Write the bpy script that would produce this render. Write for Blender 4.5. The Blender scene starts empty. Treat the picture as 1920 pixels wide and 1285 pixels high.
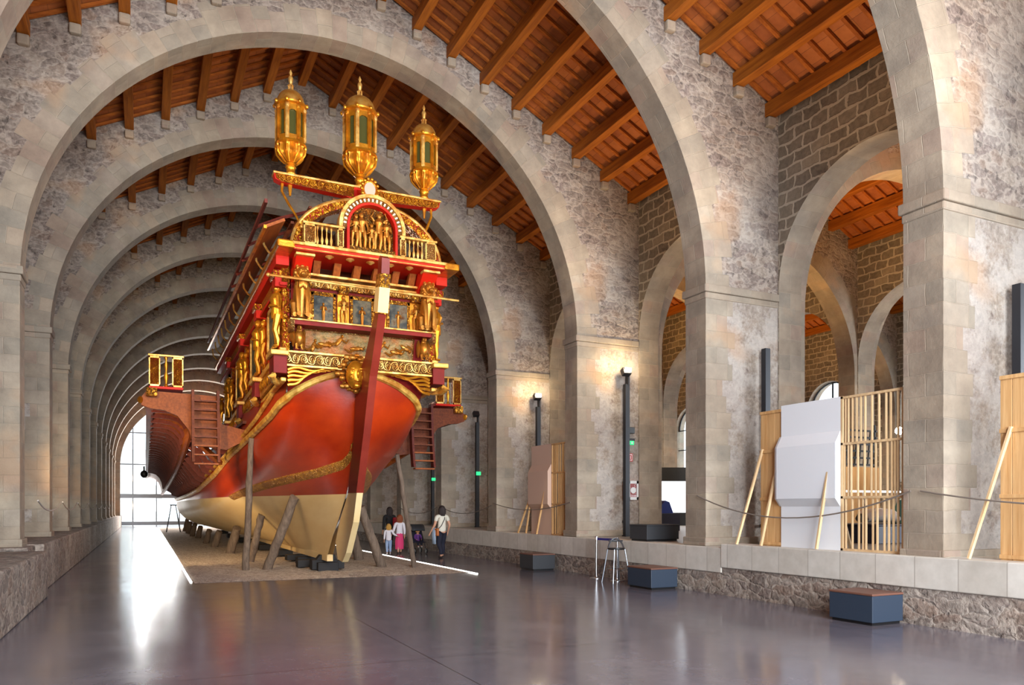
import bpy, bmesh, math, random
from mathutils import Vector, Matrix
random.seed(7)
PI = math.pi
scene = bpy.context.scene
COL = scene.collection

# ------------------------------------------------------------------ camera
cam_data = bpy.data.cameras.new('camera'); cam = bpy.data.objects.new('camera', cam_data); COL.objects.link(cam)
cam_data.sensor_width = 36.0
cam_data.lens = 36.0 * 1441.0 / 1920.0
cam_data.shift_y = (951 - 642.5) / 1920.0
cam_data.clip_end = 400
cam.location = (0, 0, 1.6)
cam.rotation_euler = (PI/2, 0, -math.atan(688/1441.))
scene.camera = cam
scene.view_settings.view_transform = 'Standard'
scene.view_settings.look = 'None'
scene.view_settings.gamma = 1
scene.view_settings.exposure = 0.1
scene.view_settings.use_curve_mapping = False

def lin(c):
    c = c / 255.0
    return c / 12.92 if c <= 0.04045 else ((c + 0.055) / 1.055) ** 2.4
def rgb(r, g, b): return (lin(r), lin(g), lin(b), 1)

# ------------------------------------------------------------------ world and light
world = bpy.data.worlds.new('sky'); scene.world = world; world.use_nodes = True
wn = world.node_tree; wn.nodes.clear()
wo = wn.nodes.new('ShaderNodeOutputWorld'); wb = wn.nodes.new('ShaderNodeBackground')
wb.inputs[0].default_value = (0.86, 0.93, 1.0, 1); wb.inputs[1].default_value = 4.0
wn.links.new(wb.outputs[0], wo.inputs[0])

def area(name, loc, aim, sx, sy, power, color, spread=180):
    l = bpy.data.lights.new(name, 'AREA'); l.shape = 'RECTANGLE'; l.size = sx; l.size_y = sy
    l.energy = power; l.color = color; l.spread = math.radians(spread)
    o = bpy.data.objects.new(name, l); COL.objects.link(o); o.location = loc
    o.rotation_euler = (Vector(aim) - Vector(loc)).to_track_quat('-Z', 'Y').to_euler()
    return o
def spot(name, loc, aim, power, color, angle=60, blend=.6, size=.15):
    l = bpy.data.lights.new(name, 'SPOT'); l.energy = power; l.color = color
    l.spot_size = math.radians(angle); l.spot_blend = blend; l.shadow_soft_size = size
    o = bpy.data.objects.new(name, l); COL.objects.link(o); o.location = loc
    o.rotation_euler = (Vector(aim) - Vector(loc)).to_track_quat('-Z', 'Y').to_euler()
    return o
COOL = (0.86, 0.93, 1.0); WARM = (1.0, 0.72, 0.42); AMBER = (1.0, 0.55, 0.18); DAY = (1.0, 0.95, 0.9)
# added fill before the windowless rear wall; daylight at the far glazed arch
area('daylight_fill_rear', (3.8, -6.9, 5.5), (3.8, 20, 6.0), 10.5, 9.0, 7000, COOL)
area('daylight_far', (3.8, 69.0, 4.2), (3.8, 30, 2.0), 8.5, 7.0, 3300, DAY)
# added cool fill in the right hand aisle, no doors there
area('daylight_fill_side', (26.6, -1.0, 4.0), (6, 8, 5.0), 6.0, 6.0, 3200, COOL)
# added cool fill in front of the solid left wall, near the camera
area('daylight_fill_left', (-3.6, -2.5, 3.2), (9.6, 6.5, 3.0), 4.0, 4.5, 650, COOL)

# ------------------------------------------------------------------ materials
MATS = {}
def new_mat(name):
    m = bpy.data.materials.new(name); m.use_nodes = True; m.node_tree.nodes.clear(); MATS[name] = m
    return m, m.node_tree
class NT:
    def __init__(s, nt): s.nt = nt
    def n(s, typ, **kw):
        nd = s.nt.nodes.new('ShaderNode' + typ)
        for k, v in kw.items():
            if k[0] == '_': setattr(nd, k[1:], v)
            else:
                key = int(k[1:]) if k[0] == 'i' and k[1:].isdigit() else k.replace('__', ' ')
                s.set(nd, key, v)
        return nd
    def set(s, nd, key, v):
        inp = nd.inputs[key]
        if hasattr(v, 'outputs'): v = v.outputs[0]
        if isinstance(v, bpy.types.NodeSocket): s.nt.links.new(v, inp)
        else:
            if isinstance(v, (int, float)) and hasattr(inp.default_value, '__len__'): v = (v,)*len(inp.default_value)
            inp.default_value = v
    def math(s, op, a, b=0.0, c=0.0): return s.n('Math', _operation=op, i0=a, i1=b, i2=c).outputs[0]
    def vmath(s, op, a, b=(0,0,0)):
        nd = s.n('VectorMath', _operation=op, i0=a, i1=b); return nd.outputs[0]
    def ramp(s, fac, stops, interp='LINEAR'):
        nd = s.nt.nodes.new('ShaderNodeValToRGB'); cr = nd.color_ramp; cr.interpolation = interp
        while len(cr.elements) < len(stops): cr.elements.new(0.5)
        for e, (p, c) in zip(cr.elements, stops):
            e.position = p; e.color = c if hasattr(c, '__len__') else (c, c, c, 1)
        s.set(nd, 'Fac', fac); return nd.outputs[0]
    def mix(s, fac, a, b, mode='MIX'):
        nd = s.nt.nodes.new('ShaderNodeMix'); nd.data_type = 'RGBA'; nd.blend_type = mode
        for k, v in ((0, fac), (6, a), (7, b)): s.set(nd, k, v)
        return nd.outputs[2]
    def fmix(s, fac, a, b):
        nd = s.nt.nodes.new('ShaderNodeMix'); nd.data_type = 'FLOAT'
        for k, v in ((0, fac), (2, a), (3, b)): s.set(nd, k, v)
        return nd.outputs[0]
    def noise(s, vec, scale, detail=3, rough=.6, out=0):
        return s.n('TexNoise', Vector=vec, Scale=scale, Detail=detail, Roughness=rough).outputs[out]
    def out(s, bsdf): s.n('OutputMaterial', Surface=bsdf)
    def bsdf(s, color, rough=.7, metal=0.0, height=None, dist=.02, strength=1.0, **kw):
        b = s.n('BsdfPrincipled'); s.set(b, 'Base Color', color); s.set(b, 'Roughness', rough); s.set(b, 'Metallic', metal)
        for k, v in kw.items(): s.set(b, k.replace('__', ' '), v)
        if height is not None:
            bp = s.n('Bump', Height=height, Distance=dist, Strength=strength); s.nt.links.new(bp.outputs[0], b.inputs['Normal'])
        s.out(b); return b
def obj_coord(t): return t.n('TexCoord').outputs['Object']

def plain(name, col, rough=.6, metal=0.0, **kw):
    m, nt = new_mat(name); NT(nt).bsdf(col, rough, metal, **kw); return m
def emit(name, col, strength):
    m, nt = new_mat(name); t = NT(nt); t.out(t.n('Emission', Color=col, Strength=strength)); return m

def stone(name, mode):
    m, nt = new_mat(name); t = NT(nt)
    tc = t.n('TexCoord'); P = tc.outputs['Object']; UV = tc.outputs['UV']
    big = t.noise(P, .45, 4, .6); mid = t.noise(P, 2.2, 5, .65); fine = t.noise(P, 14, 6, .7)
    # dressed blocks
    wob = t.n('TexNoise', Vector=P, Scale=2.5, Detail=2).outputs['Color']
    uvd = t.vmath('ADD', UV, t.vmath('MULTIPLY', t.vmath('SUBTRACT', wob, (.5,.5,.5)), (.05,.05,0)))
    br = t.n('TexBrick', Vector=uvd, Color1=(0,0,0,1), Color2=(1,1,1,1), Mortar=(.5,.5,.5,1), Scale=1.0)
    t.set(br, 'Mortar Size', .008); t.set(br, 'Mortar Smooth', .6); t.set(br, 'Bias', 0.0)
    t.set(br, 'Brick Width', .52); t.set(br, 'Row Height', .31)
    if mode == 'jamb': t.set(br, 'Brick Width', .62)
    A1 = t.ramp(br.outputs['Color'], [(0, rgb(150,136,118)), (.2, rgb(168,152,132)), (.4, rgb(136,130,118)), (.55, rgb(176,158,134)), (.72, rgb(160,134,118)), (.86, rgb(158,148,134)), (1, rgb(178,162,142))])
    A1 = t.mix(.45, A1, t.ramp(mid, [(.3, rgb(128,116,104)), (.7, rgb(196,180,158))]), 'MIX')
    ash = t.mix(t.math('MULTIPLY', br.outputs['Fac'], .42), A1, rgb(194,180,160))
    ash_h = t.math('ADD', t.math('MULTIPLY', br.outputs['Fac'], -.25), t.math('MULTIPLY', fine, .35))
    # rubble
    sc = t.vmath('MULTIPLY', P, (2.9, 2.9, 6.6))
    wob2 = t.n('TexNoise', Vector=P, Scale=3.2, Detail=3).outputs['Color']
    sc = t.vmath('ADD', sc, t.vmath('MULTIPLY', t.vmath('SUBTRACT', wob2, (.5,.5,.5)), (1.5,1.5,1.5)))
    v1 = t.n('TexVoronoi', Vector=sc, Scale=1.0); v2 = t.n('TexVoronoi', _feature='DISTANCE_TO_EDGE', Vector=sc, Scale=1.0)
    rnd = t.n('SeparateColor', i0=v1.outputs['Color']).outputs[0]
    R1 = t.ramp(rnd, [(0, rgb(104,90,84)), (.2, rgb(150,136,124)), (.38, rgb(126,108,102)), (.52, rgb(176,162,146)), (.66, rgb(144,116,98)), (.8, rgb(118,106,100)), (.92, rgb(164,150,136)), (1, rgb(134,114,108))])
    R1 = t.mix(.4, R1, t.ramp(fine, [(.34, rgb(66,56,52)), (.5, rgb(142,128,118)), (.66, rgb(214,200,186))]), 'MIX')
    smear = t.math('MULTIPLY', t.math('SUBTRACT', t.noise(P, 5.5, 5, .7), .5), .5)
    edge = t.ramp(t.math('SUBTRACT', v2.outputs['Distance'], smear), [(.0, 1.0), (.10, .0)])
    rub = t.mix(t.math('MULTIPLY', edge, .7), R1, rgb(190,176,162))
    pits = t.ramp(t.noise(P, 8.0, 4, .6), [(.30, .8), (.40, 0.0)])
    rub = t.mix(pits, rub, rgb(74,62,58))
    patch = t.ramp(t.noise(P, .8, 6, .7), [(.52, 0.0), (.66, 1.0)])
    rub = t.mix(t.math('MULTIPLY', patch, .5), rub, rgb(198,188,176))
    rub_h = t.math('ADD', t.math('MULTIPLY', t.math('MINIMUM', v2.outputs['Distance'], .2), 2.2), t.math('ADD', t.math('MULTIPLY', fine, .8), t.math('MULTIPLY', pits, -.6)))
    if mode in ('ashlar', 'jamb'): col, hgt = ash, ash_h
    elif mode == 'rubble': col, hgt = rub, rub_h
    else:
        s2 = t.n('SeparateXYZ', i0=UV); row = t.math('FLOOR', t.math('DIVIDE', s2.outputs[1], .31))
        wn_ = t.n('TexWhiteNoise', _noise_dimensions='1D', W=row)
        lim = t.math('ADD', .36, t.math('MULTIPLY', wn_.outputs['Value'], .36))
        mask = t.math('LESS_THAN', s2.outputs[0], lim)
        # pillar faces below the imposts: worn blocks under old limewash
        pz = t.n('SeparateXYZ', i0=t.n('NewGeometry').outputs['Position']).outputs[2]
        low = t.ramp(t.math('DIVIDE', t.math('ADD', pz, t.math('MULTIPLY', mid, .5)), 10.0), [(.57, .72), (.62, .12)])
        face = t.mix(.4, ash, t.ramp(fine, [(.36, rgb(112,98,92)), (.5, rgb(168,154,144)), (.64, rgb(218,208,198))]))
        face = t.mix(t.ramp(t.noise(P, 1.3, 6, .75), [(.46, 0.0), (.56, .75)]), face, rgb(206,198,190))
        face = t.mix(t.ramp(t.noise(P, 3.4, 6, .7), [(.34, .7), (.42, 0.0)]), face, rgb(112,96,92))
        rub = t.mix(low, rub, face); rub_h = t.fmix(low, rub_h, t.math('MULTIPLY', fine, 1.1))
        col = t.mix(mask, rub, ash); hgt = t.fmix(mask, rub_h, ash_h)
    # soot and damp of their own shape
    col = t.mix(t.ramp(big, [(.35, .55), (.62, 0.0)]), col, t.mix(1.0, col, rgb(178,166,160), 'MULTIPLY'))
    if mode != 'rubble': 
        och = t.ramp(t.noise(P, .9, 3, .5), [(.6, 0.0), (.72, .5)])
        col = t.mix(och, col, rgb(176,138,104))
    t.bsdf(col, .88, 0, hgt, .035 if mode in ('rubble', 'mix') else .02, .9)
    return m
stone('stone_mix', 'mix'); stone('stone_ashlar', 'ashlar'); stone('stone_rubble', 'rubble'); stone('stone_jamb', 'jamb')

def brickwork(name):    # coursed stone of the arcade walls
    m, nt = new_mat(name); t = NT(nt); tc = t.n('TexCoord'); P = tc.outputs['Object']
    sx = t.n('SeparateXYZ', i0=P); V = t.n('CombineXYZ', i0=sx.outputs[1], i1=sx.outputs[2]).outputs[0]
    wob = t.n('TexNoise', Vector=P, Scale=3.0, Detail=3).outputs['Color']
    V = t.vmath('ADD', V, t.vmath('MULTIPLY', t.vmath('SUBTRACT', wob, (.5,.5,.5)), (.26,.16,0)))
    br = t.n('TexBrick', Vector=V, Color1=(0,0,0,1), Color2=(1,1,1,1), Mortar=(.5,.5,.5,1), Scale=1.0)
    t.set(br, 'Mortar Size', .03); t.set(br, 'Mortar Smooth', .4); t.set(br, 'Brick Width', .42); t.set(br, 'Row Height', .24)
    c = t.ramp(br.outputs['Color'], [(0, rgb(104,96,84)), (.4, rgb(132,120,104)), (.7, rgb(90,82,72)), (1, rgb(144,132,114))])
    c = t.mix(.3, c, t.ramp(t.noise(P, 9, 5, .7), [(.3, rgb(80,70,60)), (.7, rgb(176,160,140))]))
    c = t.mix(t.math('MULTIPLY', br.outputs['Fac'], .75), c, rgb(186,174,156))
    t.bsdf(c, .9, 0, t.math('ADD', t.math('MULTIPLY', br.outputs['Fac'], .5), t.math('MULTIPLY', t.noise(P, 12, 5), .4)), .03, .8)
brickwork('stone_coursed')

def wood(name, c1, c2, axis=1, rough=.55, scale=3.0, metal=0, coat=0.0, bump=.006):
    m, nt = new_mat(name); t = NT(nt); P = obj_coord(t)
    st = [1, 1, 1]; st[axis] = .06
    V = t.vmath('MULTIPLY', P, tuple(st))
    g = t.noise(V, scale * 6, 5, .6); g2 = t.noise(V, scale, 2, .5)
    c = t.mix(t.ramp(g, [(.3, 0.0), (.7, 1.0)]), c1, c2)
    c = t.mix(t.ramp(g2, [(.35, .35), (.6, 0.0)]), c, t.mix(1.0, c, rgb(170,150,140), 'MULTIPLY'))
    b = t.bsdf(c, max(rough, .55), metal, g, bump, .6); t.set(b, 'Specular IOR Level', .22)
    return m
wood('roof_beam_wood', rgb(136,74,20), rgb(188,112,34), 1, .6)
wood('batten_wood', rgb(140,72,24), rgb(184,104,36), 0, .65)
wood('pine', rgb(214,178,132), rgb(234,204,160), 2, .5)
wood('pine_dark', rgb(198,150,96), rgb(224,182,128), 2, .5)
wood('prop_wood', rgb(92,78,68), rgb(132,114,98), 2, .8, bump=.02)
wood('brown_wood', rgb(88,40,20), rgb(124,60,28), 1, .45, coat=.2)
wood('dark_red_wood', rgb(84,34,28), rgb(112,48,38), 1, .4, coat=.3)
wood('varnished_wood', rgb(124,60,22), rgb(164,88,34), 1, .4, coat=.3)

def roof_tiles():
    m, nt = new_mat('roof_tiles'); t = NT(nt); tc = t.n('TexCoord'); UV = tc.outputs['UV']
    br = t.n('TexBrick', Vector=UV, Color1=(0,0,0,1), Color2=(1,1,1,1), Mortar=(.5,.5,.5,1), Scale=1.0)
    t.set(br, 'Mortar Size', .006); t.set(br, 'Brick Width', .3); t.set(br, 'Row Height', .4); br.offset = 0
    c = t.ramp(br.outputs['Color'], [(0, rgb(152,82,34)), (.5, rgb(180,106,46)), (1, rgb(140,74,30))])
    c = t.mix(t.math('MULTIPLY', br.outputs['Fac'], .7), c, rgb(60,28,16))
    c = t.mix(.3, c, t.ramp(t.noise(UV, 5, 4), [(.3, rgb(104,46,24)), (.7, rgb(184,104,58))]))
    t.bsdf(c, .75)
roof_tiles()

def floor_mat():
    m, nt = new_mat('polished_floor'); t = NT(nt); P = obj_coord(t)
    n1 = t.noise(P, .5, 6, .65); n2 = t.noise(P, 6, 6, .7)
    c = t.ramp(n1, [(.3, rgb(92,88,98)), (.7, rgb(120,115,126))])
    c = t.mix(.25, c, t.ramp(n2, [(.3, rgb(66,62,66)), (.7, rgb(128,122,128))]))
    br = t.n('TexBrick', Vector=P, Scale=1.0); t.set(br, 'Mortar Size', .008); t.set(br, 'Brick Width', 5.6); t.set(br, 'Row Height', 4.8); br.offset = 0
    c = t.mix(t.math('MULTIPLY', br.outputs['Fac'], .8), c, rgb(44,40,42))
    r = t.ramp(n1, [(.3, .13), (.7, .22)])
    t.bsdf(c, r, 0, t.noise(P, 1.4, 3), .006, .35)
floor_mat()
def gravel_mat():
    m, nt = new_mat('gravel'); t = NT(nt); P = obj_coord(t)
    v = t.n('TexVoronoi', Vector=P, Scale=22.0); r = t.n('SeparateColor', i0=v.outputs['Color']).outputs[0]
    c = t.ramp(r, [(0, rgb(134,118,106)), (.5, rgb(190,174,158)), (1, rgb(226,214,198))])
    c = t.mix(.4, c, t.ramp(t.noise(P, 2.2, 4), [(.3, rgb(150,130,114)), (.7, rgb(208,190,170))]))
    t.bsdf(c, .95, 0, t.math('SUBTRACT', 1.0, v.outputs['Distance']), .04, 1.0)
gravel_mat()

def gold(name, carved=0.0, base=rgb(228,156,38), under=rgb(150,24,12), rough=.32, scale=14.0, metal=.75):
    m, nt = new_mat(name); t = NT(nt); P = obj_coord(t)
    c = t.mix(t.ramp(t.noise(P, 5, 4), [(.35, 0.0), (.62, .9)]), base, rgb(176,106,26))  # brown patches put shading into the gold colour
    if carved:
        wob = t.n('TexNoise', Vector=P, Scale=scale*.5, Detail=2).outputs['Color']
        V = t.vmath('ADD', P, t.vmath('MULTIPLY', t.vmath('SUBTRACT', wob, (.5,.5,.5)), (.25,.25,.25)))
        v = t.n('TexVoronoi', _feature='DISTANCE_TO_EDGE', Vector=V, Scale=scale*.55)
        w = t.n('TexWave', Vector=V, Scale=scale*.35, Distortion=7.0); t.set(w, 'Detail', 2.0)
        hgt = t.math('ADD', t.math('MINIMUM', t.math('MULTIPLY', v.outputs['Distance'], 3.0), .6), t.math('MULTIPLY', w.outputs['Fac'], .5))
        mask = t.ramp(hgt, [(carved - .05, 0.0), (carved + .05, 1.0)])
        col = t.mix(mask, under, c)
        b = t.bsdf(col, t.fmix(mask, .5, rough), t.fmix(mask, 0.0, metal), hgt, .035, 1.0)
    else:
        t.bsdf(c, rough, metal*.93, t.noise(P, 18, 4), .008, .5)
    return m
gold('gold'); gold('gold_pale', 0, rgb(240,200,116), rough=.4, metal=.6); gold('wale_gold', 0, rgb(240,196,96), rough=.4, metal=.3); gold('strake_gold', .30, rgb(226,160,56), rgb(150,84,22), scale=22.0, metal=.25)
gold('gold_carved', .38); gold('gold_carved_dark', .33, rgb(214,156,56), rgb(96,56,24)); gold('dome_gold', 0, rgb(196,152,76), rough=.55); gold('gold_carved_fine', .42, scale=30.0)
gold('gold_cream', .5, rgb(238,204,130), rgb(132,76,28), scale=26.0)
gold('bronze', 0, rgb(170,118,50), rough=.4)
gold('old_gilt', .3, rgb(176,128,62), rgb(84,60,36), scale=22.0)
def painted(name, c1, c2, rough=.35, coat=.5, scale=1.5, bump=.004, spec=.2):
    m, nt = new_mat(name); t = NT(nt); P = obj_coord(t)
    c = t.mix(t.ramp(t.noise(t.vmath('MULTIPLY', P, (1, .25, 1)), scale, 5, .6), [(.3, 0.0), (.7, 1.0)]), c1, c2)
    b = t.bsdf(c, rough, 0, t.noise(t.vmath('MULTIPLY', P, (1, .2, 3)), 7, 3), bump, .6); t.set(b, 'Coat Weight', coat*.5); t.set(b, 'Coat Roughness', .2); t.set(b, 'Specular IOR Level', spec)
    return m
painted('hull_red', rgb(146,34,6), rgb(186,58,10), spec=.3); painted('hull_white', rgb(232,198,138), rgb(244,218,164), .5, .15)
painted('trim_red', rgb(178,22,8), rgb(200,36,14), .5, 0); painted('dark_red', rgb(108,20,18), rgb(134,30,24), .55, 0)
painted('rudder_red', rgb(112,34,26), rgb(140,50,36), .4, .3); painted('cream_paint', rgb(238,226,190), rgb(248,240,212), .5, .1)
plain('black_metal', rgb(44,46,52), .45, .3); plain('block_black', rgb(28,26,28), .7)
plain('slate_blue', rgb(44,56,72), .5); plain('bench_top', rgb(112,74,60), .5); plain('charcoal', rgb(50,52,56), .6)
plain('white_panel', rgb(226,228,232), .55); plain('chrome', rgb(210,212,218), .15, 1.0); plain('black_plastic', rgb(20,20,22), .4)
plain('blue_belt', rgb(46,44,120), .6); plain('rope', rgb(120,108,98), .8); plain('white_paint', rgb(236,236,234), .5)
plain('red_paint', rgb(200,30,26), .5); plain('steel', rgb(120,124,130), .35, .8)
emit('strip_light', (1, .96, .88, 1), 5.0); emit('lamp_glow', (1, .85, .6, 1), 60.0); plain('rope_pale', rgb(196,186,176), .8); emit('screen_white', (.93, .97, 1, 1), 2.2)
emit('exit_green', (.05, .9, .3, 1), 1.3)
m, nt = new_mat('glass'); t = NT(nt)
t.out(t.n('MixShader', i0=.12, i1=t.n('BsdfTransparent', Color=(.93,.96,.97,1)), i2=t.n('BsdfGlossy', Roughness=.05)))

# ------------------------------------------------------------------ mesh builder
ORG = {}
class MB:
    def __init__(s): s.v = []; s.f = []; s.uv = []; s.mi = []
    def face(s, pts, uv=None, mi=0):
        n = len(s.v); s.v += [tuple(p) for p in pts]; s.f.append(list(range(n, n+len(pts)))); s.uv.append(uv); s.mi.append(mi)
    def box(s, x0, x1, y0, y1, z0, z1, mi=0, M=None):
        P = [Vector((x, y, z)) for x in (x0, x1) for y in (y0, y1) for z in (z0, z1)]
        if M is not None: P = [M @ p for p in P]
        n = len(s.v); s.v += [tuple(p) for p in P]
        dx, dy, dz = x1-x0, y1-y0, z1-z0
        U = {0: (dy, dz), 1: (dx, dz), 2: (dx, dy)}
        for q, ax in (((0,1,3,2),0), ((4,6,7,5),0), ((0,4,5,1),1), ((2,3,7,6),1), ((0,2,6,4),2), ((1,5,7,3),2)):
            s.f.append([n+i for i in q])
            L = []
            for i in q:
                c = ((x0, x1)[(i>>2)&1], (y0, y1)[(i>>1)&1], (z0, z1)[i&1])
                L.append((c[1], c[2]) if ax == 0 else (c[0], c[2]) if ax == 1 else (c[0], c[1]))
            s.uv.append(L); s.mi.append(mi)
    def cbox(s, c, sz, mi=0, rot=None):
        M = Matrix.Translation(c)
        if rot is not None: M = M @ rot
        s.box(-sz[0]/2, sz[0]/2, -sz[1]/2, sz[1]/2, -sz[2]/2, sz[2]/2, mi, M)
    def bar(s, a, b, w, d, mi=0, up=(0,0,1)):
        a, b = Vector(a), Vector(b); z = (b-a); L = z.length; z.normalize()
        u = Vector(up)
        if abs(z.dot(u)) > .95: u = Vector((0, 1, 0))
        x = u.cross(z).normalized(); y = z.cross(x)
        M = Matrix((x, y, z)).transposed().to_4x4(); M.translation = a
        s.box(-w/2, w/2, -d/2, d/2, 0, L, mi, M)
    def tube(s, pts, r, n=8, mi=0, cap=True):
        pts = [Vector(p) for p in pts]; rs = r if hasattr(r, '__len__') else [r]*len(pts)
        rings = []; ref = None
        for i, p in enumerate(pts):
            d = (pts[min(i+1, len(pts)-1)] - pts[max(i-1, 0)]).normalized()
            if ref is None:
                ref = Vector((0,0,1)) if abs(d.z) < .9 else Vector((1,0,0))
            x = ref.cross(d)
            if x.length < 1e-4: x = Vector((1,0,0)).cross(d)
            x.normalize(); y = d.cross(x); ref = y.copy() if False else ref
            base = len(s.v)
            for k in range(n):
                a = 2*PI*k/n; s.v.append(tuple(p + (x*math.cos(a) + y*math.sin(a))*rs[i]))
            rings.append(base)
        for i in range(len(rings)-1):
            for k in range(n):
                s.f.append([rings[i]+k, rings[i]+(k+1) % n, rings[i+1]+(k+1) % n, rings[i+1]+k]); s.uv.append(None); s.mi.append(mi)
        if cap:
            s.f.append([rings[0]+k for k in reversed(range(n))]); s.uv.append(None); s.mi.append(mi)
            s.f.append([rings[-1]+k for k in range(n)]); s.uv.append(None); s.mi.append(mi)
    def lathe(s, prof, c, n=16, mi=0, M=None, flute=0, fd=0.0, arc=2*PI):
        # prof: (radius, z) list
        rings = []
        for r, z in prof:
            base = len(s.v)
            for k in range(n):
                a = arc*k/n; rr = r*(1 - fd*abs(math.sin(a*flute/2))**.5 if flute else 1)
                p = Vector((rr*math.cos(a), rr*math.sin(a), z))
                if M is not None: p = M @ p
                s.v.append(tuple(p + Vector(c)))
            rings.append(base)
        for i in range(len(rings)-1):
            for k in range(n):
                s.f.append([rings[i]+k, rings[i]+(k+1) % n, rings[i+1]+(k+1) % n, rings[i+1]+k]); s.uv.append(None); s.mi.append(mi)
        s.f.append([rings[0]+k for k in reversed(range(n))]); s.uv.append(None); s.mi.append(mi)
        s.f.append([rings[-1]+k for k in range(n)]); s.uv.append(None); s.mi.append(mi)
    def ell(s, c, r, n=10, m=7, mi=0, rot=None):
        c = Vector(c); rings = []
        for i in range(1, m):
            ph = PI*i/m; base = len(s.v)
            for k in range(n):
                a = 2*PI*k/n; p = Vector((r[0]*math.sin(ph)*math.cos(a), r[1]*math.sin(ph)*math.sin(a), -r[2]*math.cos(ph)))
                if rot is not None: p = rot @ p
                s.v.append(tuple(c+p))
            rings.append(base)
        lo = len(s.v); p = Vector((0,0,-r[2])); p = rot @ p if rot is not None else p; s.v.append(tuple(c+p))
        hi = len(s.v); s.v.append(tuple(c-p))
        for i in range(len(rings)-1):
            for k in range(n):
                s.f.append([rings[i]+k, rings[i]+(k+1) % n, rings[i+1]+(k+1) % n, rings[i+1]+k]); s.uv.append(None); s.mi.append(mi)
        for k in range(n):
            s.f.append([lo, rings[0]+(k+1) % n, rings[0]+k]); s.uv.append(None); s.mi.append(mi)
            s.f.append([hi, rings[-1]+k, rings[-1]+(k+1) % n]); s.uv.append(None); s.mi.append(mi)
    def grid(s, rows, mi=0, uvs=None, closed=False):
        base = len(s.v); nc = len(rows[0])
        for r in rows: s.v += [tuple(p) for p in r]
        for i in range(len(rows)-1):
            for k in range(nc if closed else nc-1):
                k2 = (k+1) % nc
                s.f.append([base+i*nc+k, base+i*nc+k2, base+(i+1)*nc+k2, base+(i+1)*nc+k])
                s.uv.append([uvs[i][k], uvs[i][k2], uvs[i+1][k2], uvs[i+1][k]] if uvs else None); s.mi.append(mi)
    def prism(s, poly, a, b, axis='y', mi=0):
        # poly: 2D list; extruded between a and b along axis
        def P(p, t):
            return (p[0], t, p[1]) if axis == 'y' else (t, p[0], p[1]) if axis == 'x' else (p[0], p[1], t)
        s.face([P(p, a) for p in poly], [tuple(p) for p in poly], mi); s.face([P(p, b) for p in reversed(poly)], [tuple(p) for p in reversed(poly)], mi)
        for i in range(len(poly)):
            p, q = poly[i], poly[(i+1) % len(poly)]
            s.face([P(p, a), P(p, b), P(q, b), P(q, a)], [(a, p[1]), (b, p[1]), (b, q[1]), (a, q[1])], mi)
    def build(s, name, mats, parent=None, smooth=False, bevel=0, sub=0, org=None, solid=0):
        if not isinstance(mats, (list, tuple)): mats = [mats]
        if parent is not None: o0 = ORG[parent.name]
        elif org is not None: o0 = Vector(org)
        else:
            xs = [v[0] for v in s.v]; ys = [v[1] for v in s.v]; zs = [v[2] for v in s.v]
            o0 = Vector(((min(xs)+max(xs))/2, (min(ys)+max(ys))/2, min(zs)))
        me = bpy.data.meshes.new(name)
        me.from_pydata([(v[0]-o0[0], v[1]-o0[1], v[2]-o0[2]) for v in s.v], [], s.f)
        if any(u is not None for u in s.uv):
            ul = me.uv_layers.new(name='UVMap'); i = 0
            for u, f in zip(s.uv, s.f):
                for j in range(len(f)):
                    if u is not None: ul.data[i+j].uv = u[j]
                i += len(f)
        for mt in mats: me.materials.append(MATS[mt])
        for p, mi in zip(me.polygons, s.mi):
            p.material_index = mi; p.use_smooth = smooth
        me.update()
        o = bpy.data.objects.new(name, me); COL.objects.link(o)
        if parent is None: o.location = o0
        else: o.parent = parent
        ORG[o.name] = o0
        if solid:
            md = o.modifiers.new('solid', 'SOLIDIFY'); md.thickness = solid; md.offset = 0
        if bevel:
            md = o.modifiers.new('bevel', 'BEVEL'); md.width = bevel; md.segments = 2; md.limit_method = 'ANGLE'; md.angle_limit = .6
        if sub:
            md = o.modifiers.new('sub', 'SUBSURF'); md.levels = sub; md.render_levels = sub
        if smooth and not sub:
            try:
                me.set_sharp_from_angle(angle=.7)
            except Exception: pass
        return o
def tag(o, label=None, cat=None, group=None, kind=None):
    if label: o['label'] = label
    if cat: o['category'] = cat
    if group: o['group'] = group
    if kind: o['kind'] = kind
    return o
def empty(name, loc, label=None, cat=None, group=None, parent=None):
    o = bpy.data.objects.new(name, None); COL.objects.link(o); o.empty_display_size = .2
    if parent is not None:
        o.parent = parent; o.location = Vector(loc) - ORG[parent.name]
    else: o.location = loc
    ORG[o.name] = Vector(loc)
    return tag(o, label, cat, group)
def struct(o): o['kind'] = 'structure'; return o
def copy_tree(o, parent=None, loc=None, rz=None):
    c = o.copy(); COL.objects.link(c)
    if parent is not None: c.parent = parent
    if loc is not None:
        c.location = loc
    if rz is not None: c.rotation_euler = (0, 0, rz)
    ORG[c.name] = Vector(c.location)
    for ch in list(o.children): copy_tree(ch, c)
    return c

# ------------------------------------------------------------------ the building
YP = [1.95 + 4.8*k for k in range(-2, 14)]     # front faces of the transverse arches
TH = .6
XC, XL, XR = 3.77, -2.04, 9.58                 # nave centre and pillar faces
WL, WR = -3.86, 11.4                           # nave side walls
POD = .86
def drop(y): return -.018*max(0, y-16.35)
EAVE, SL = 9.30, .505
def roofz(x, xc, hw, off=0): return EAVE + (hw - abs(x-xc))*SL + off

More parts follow.
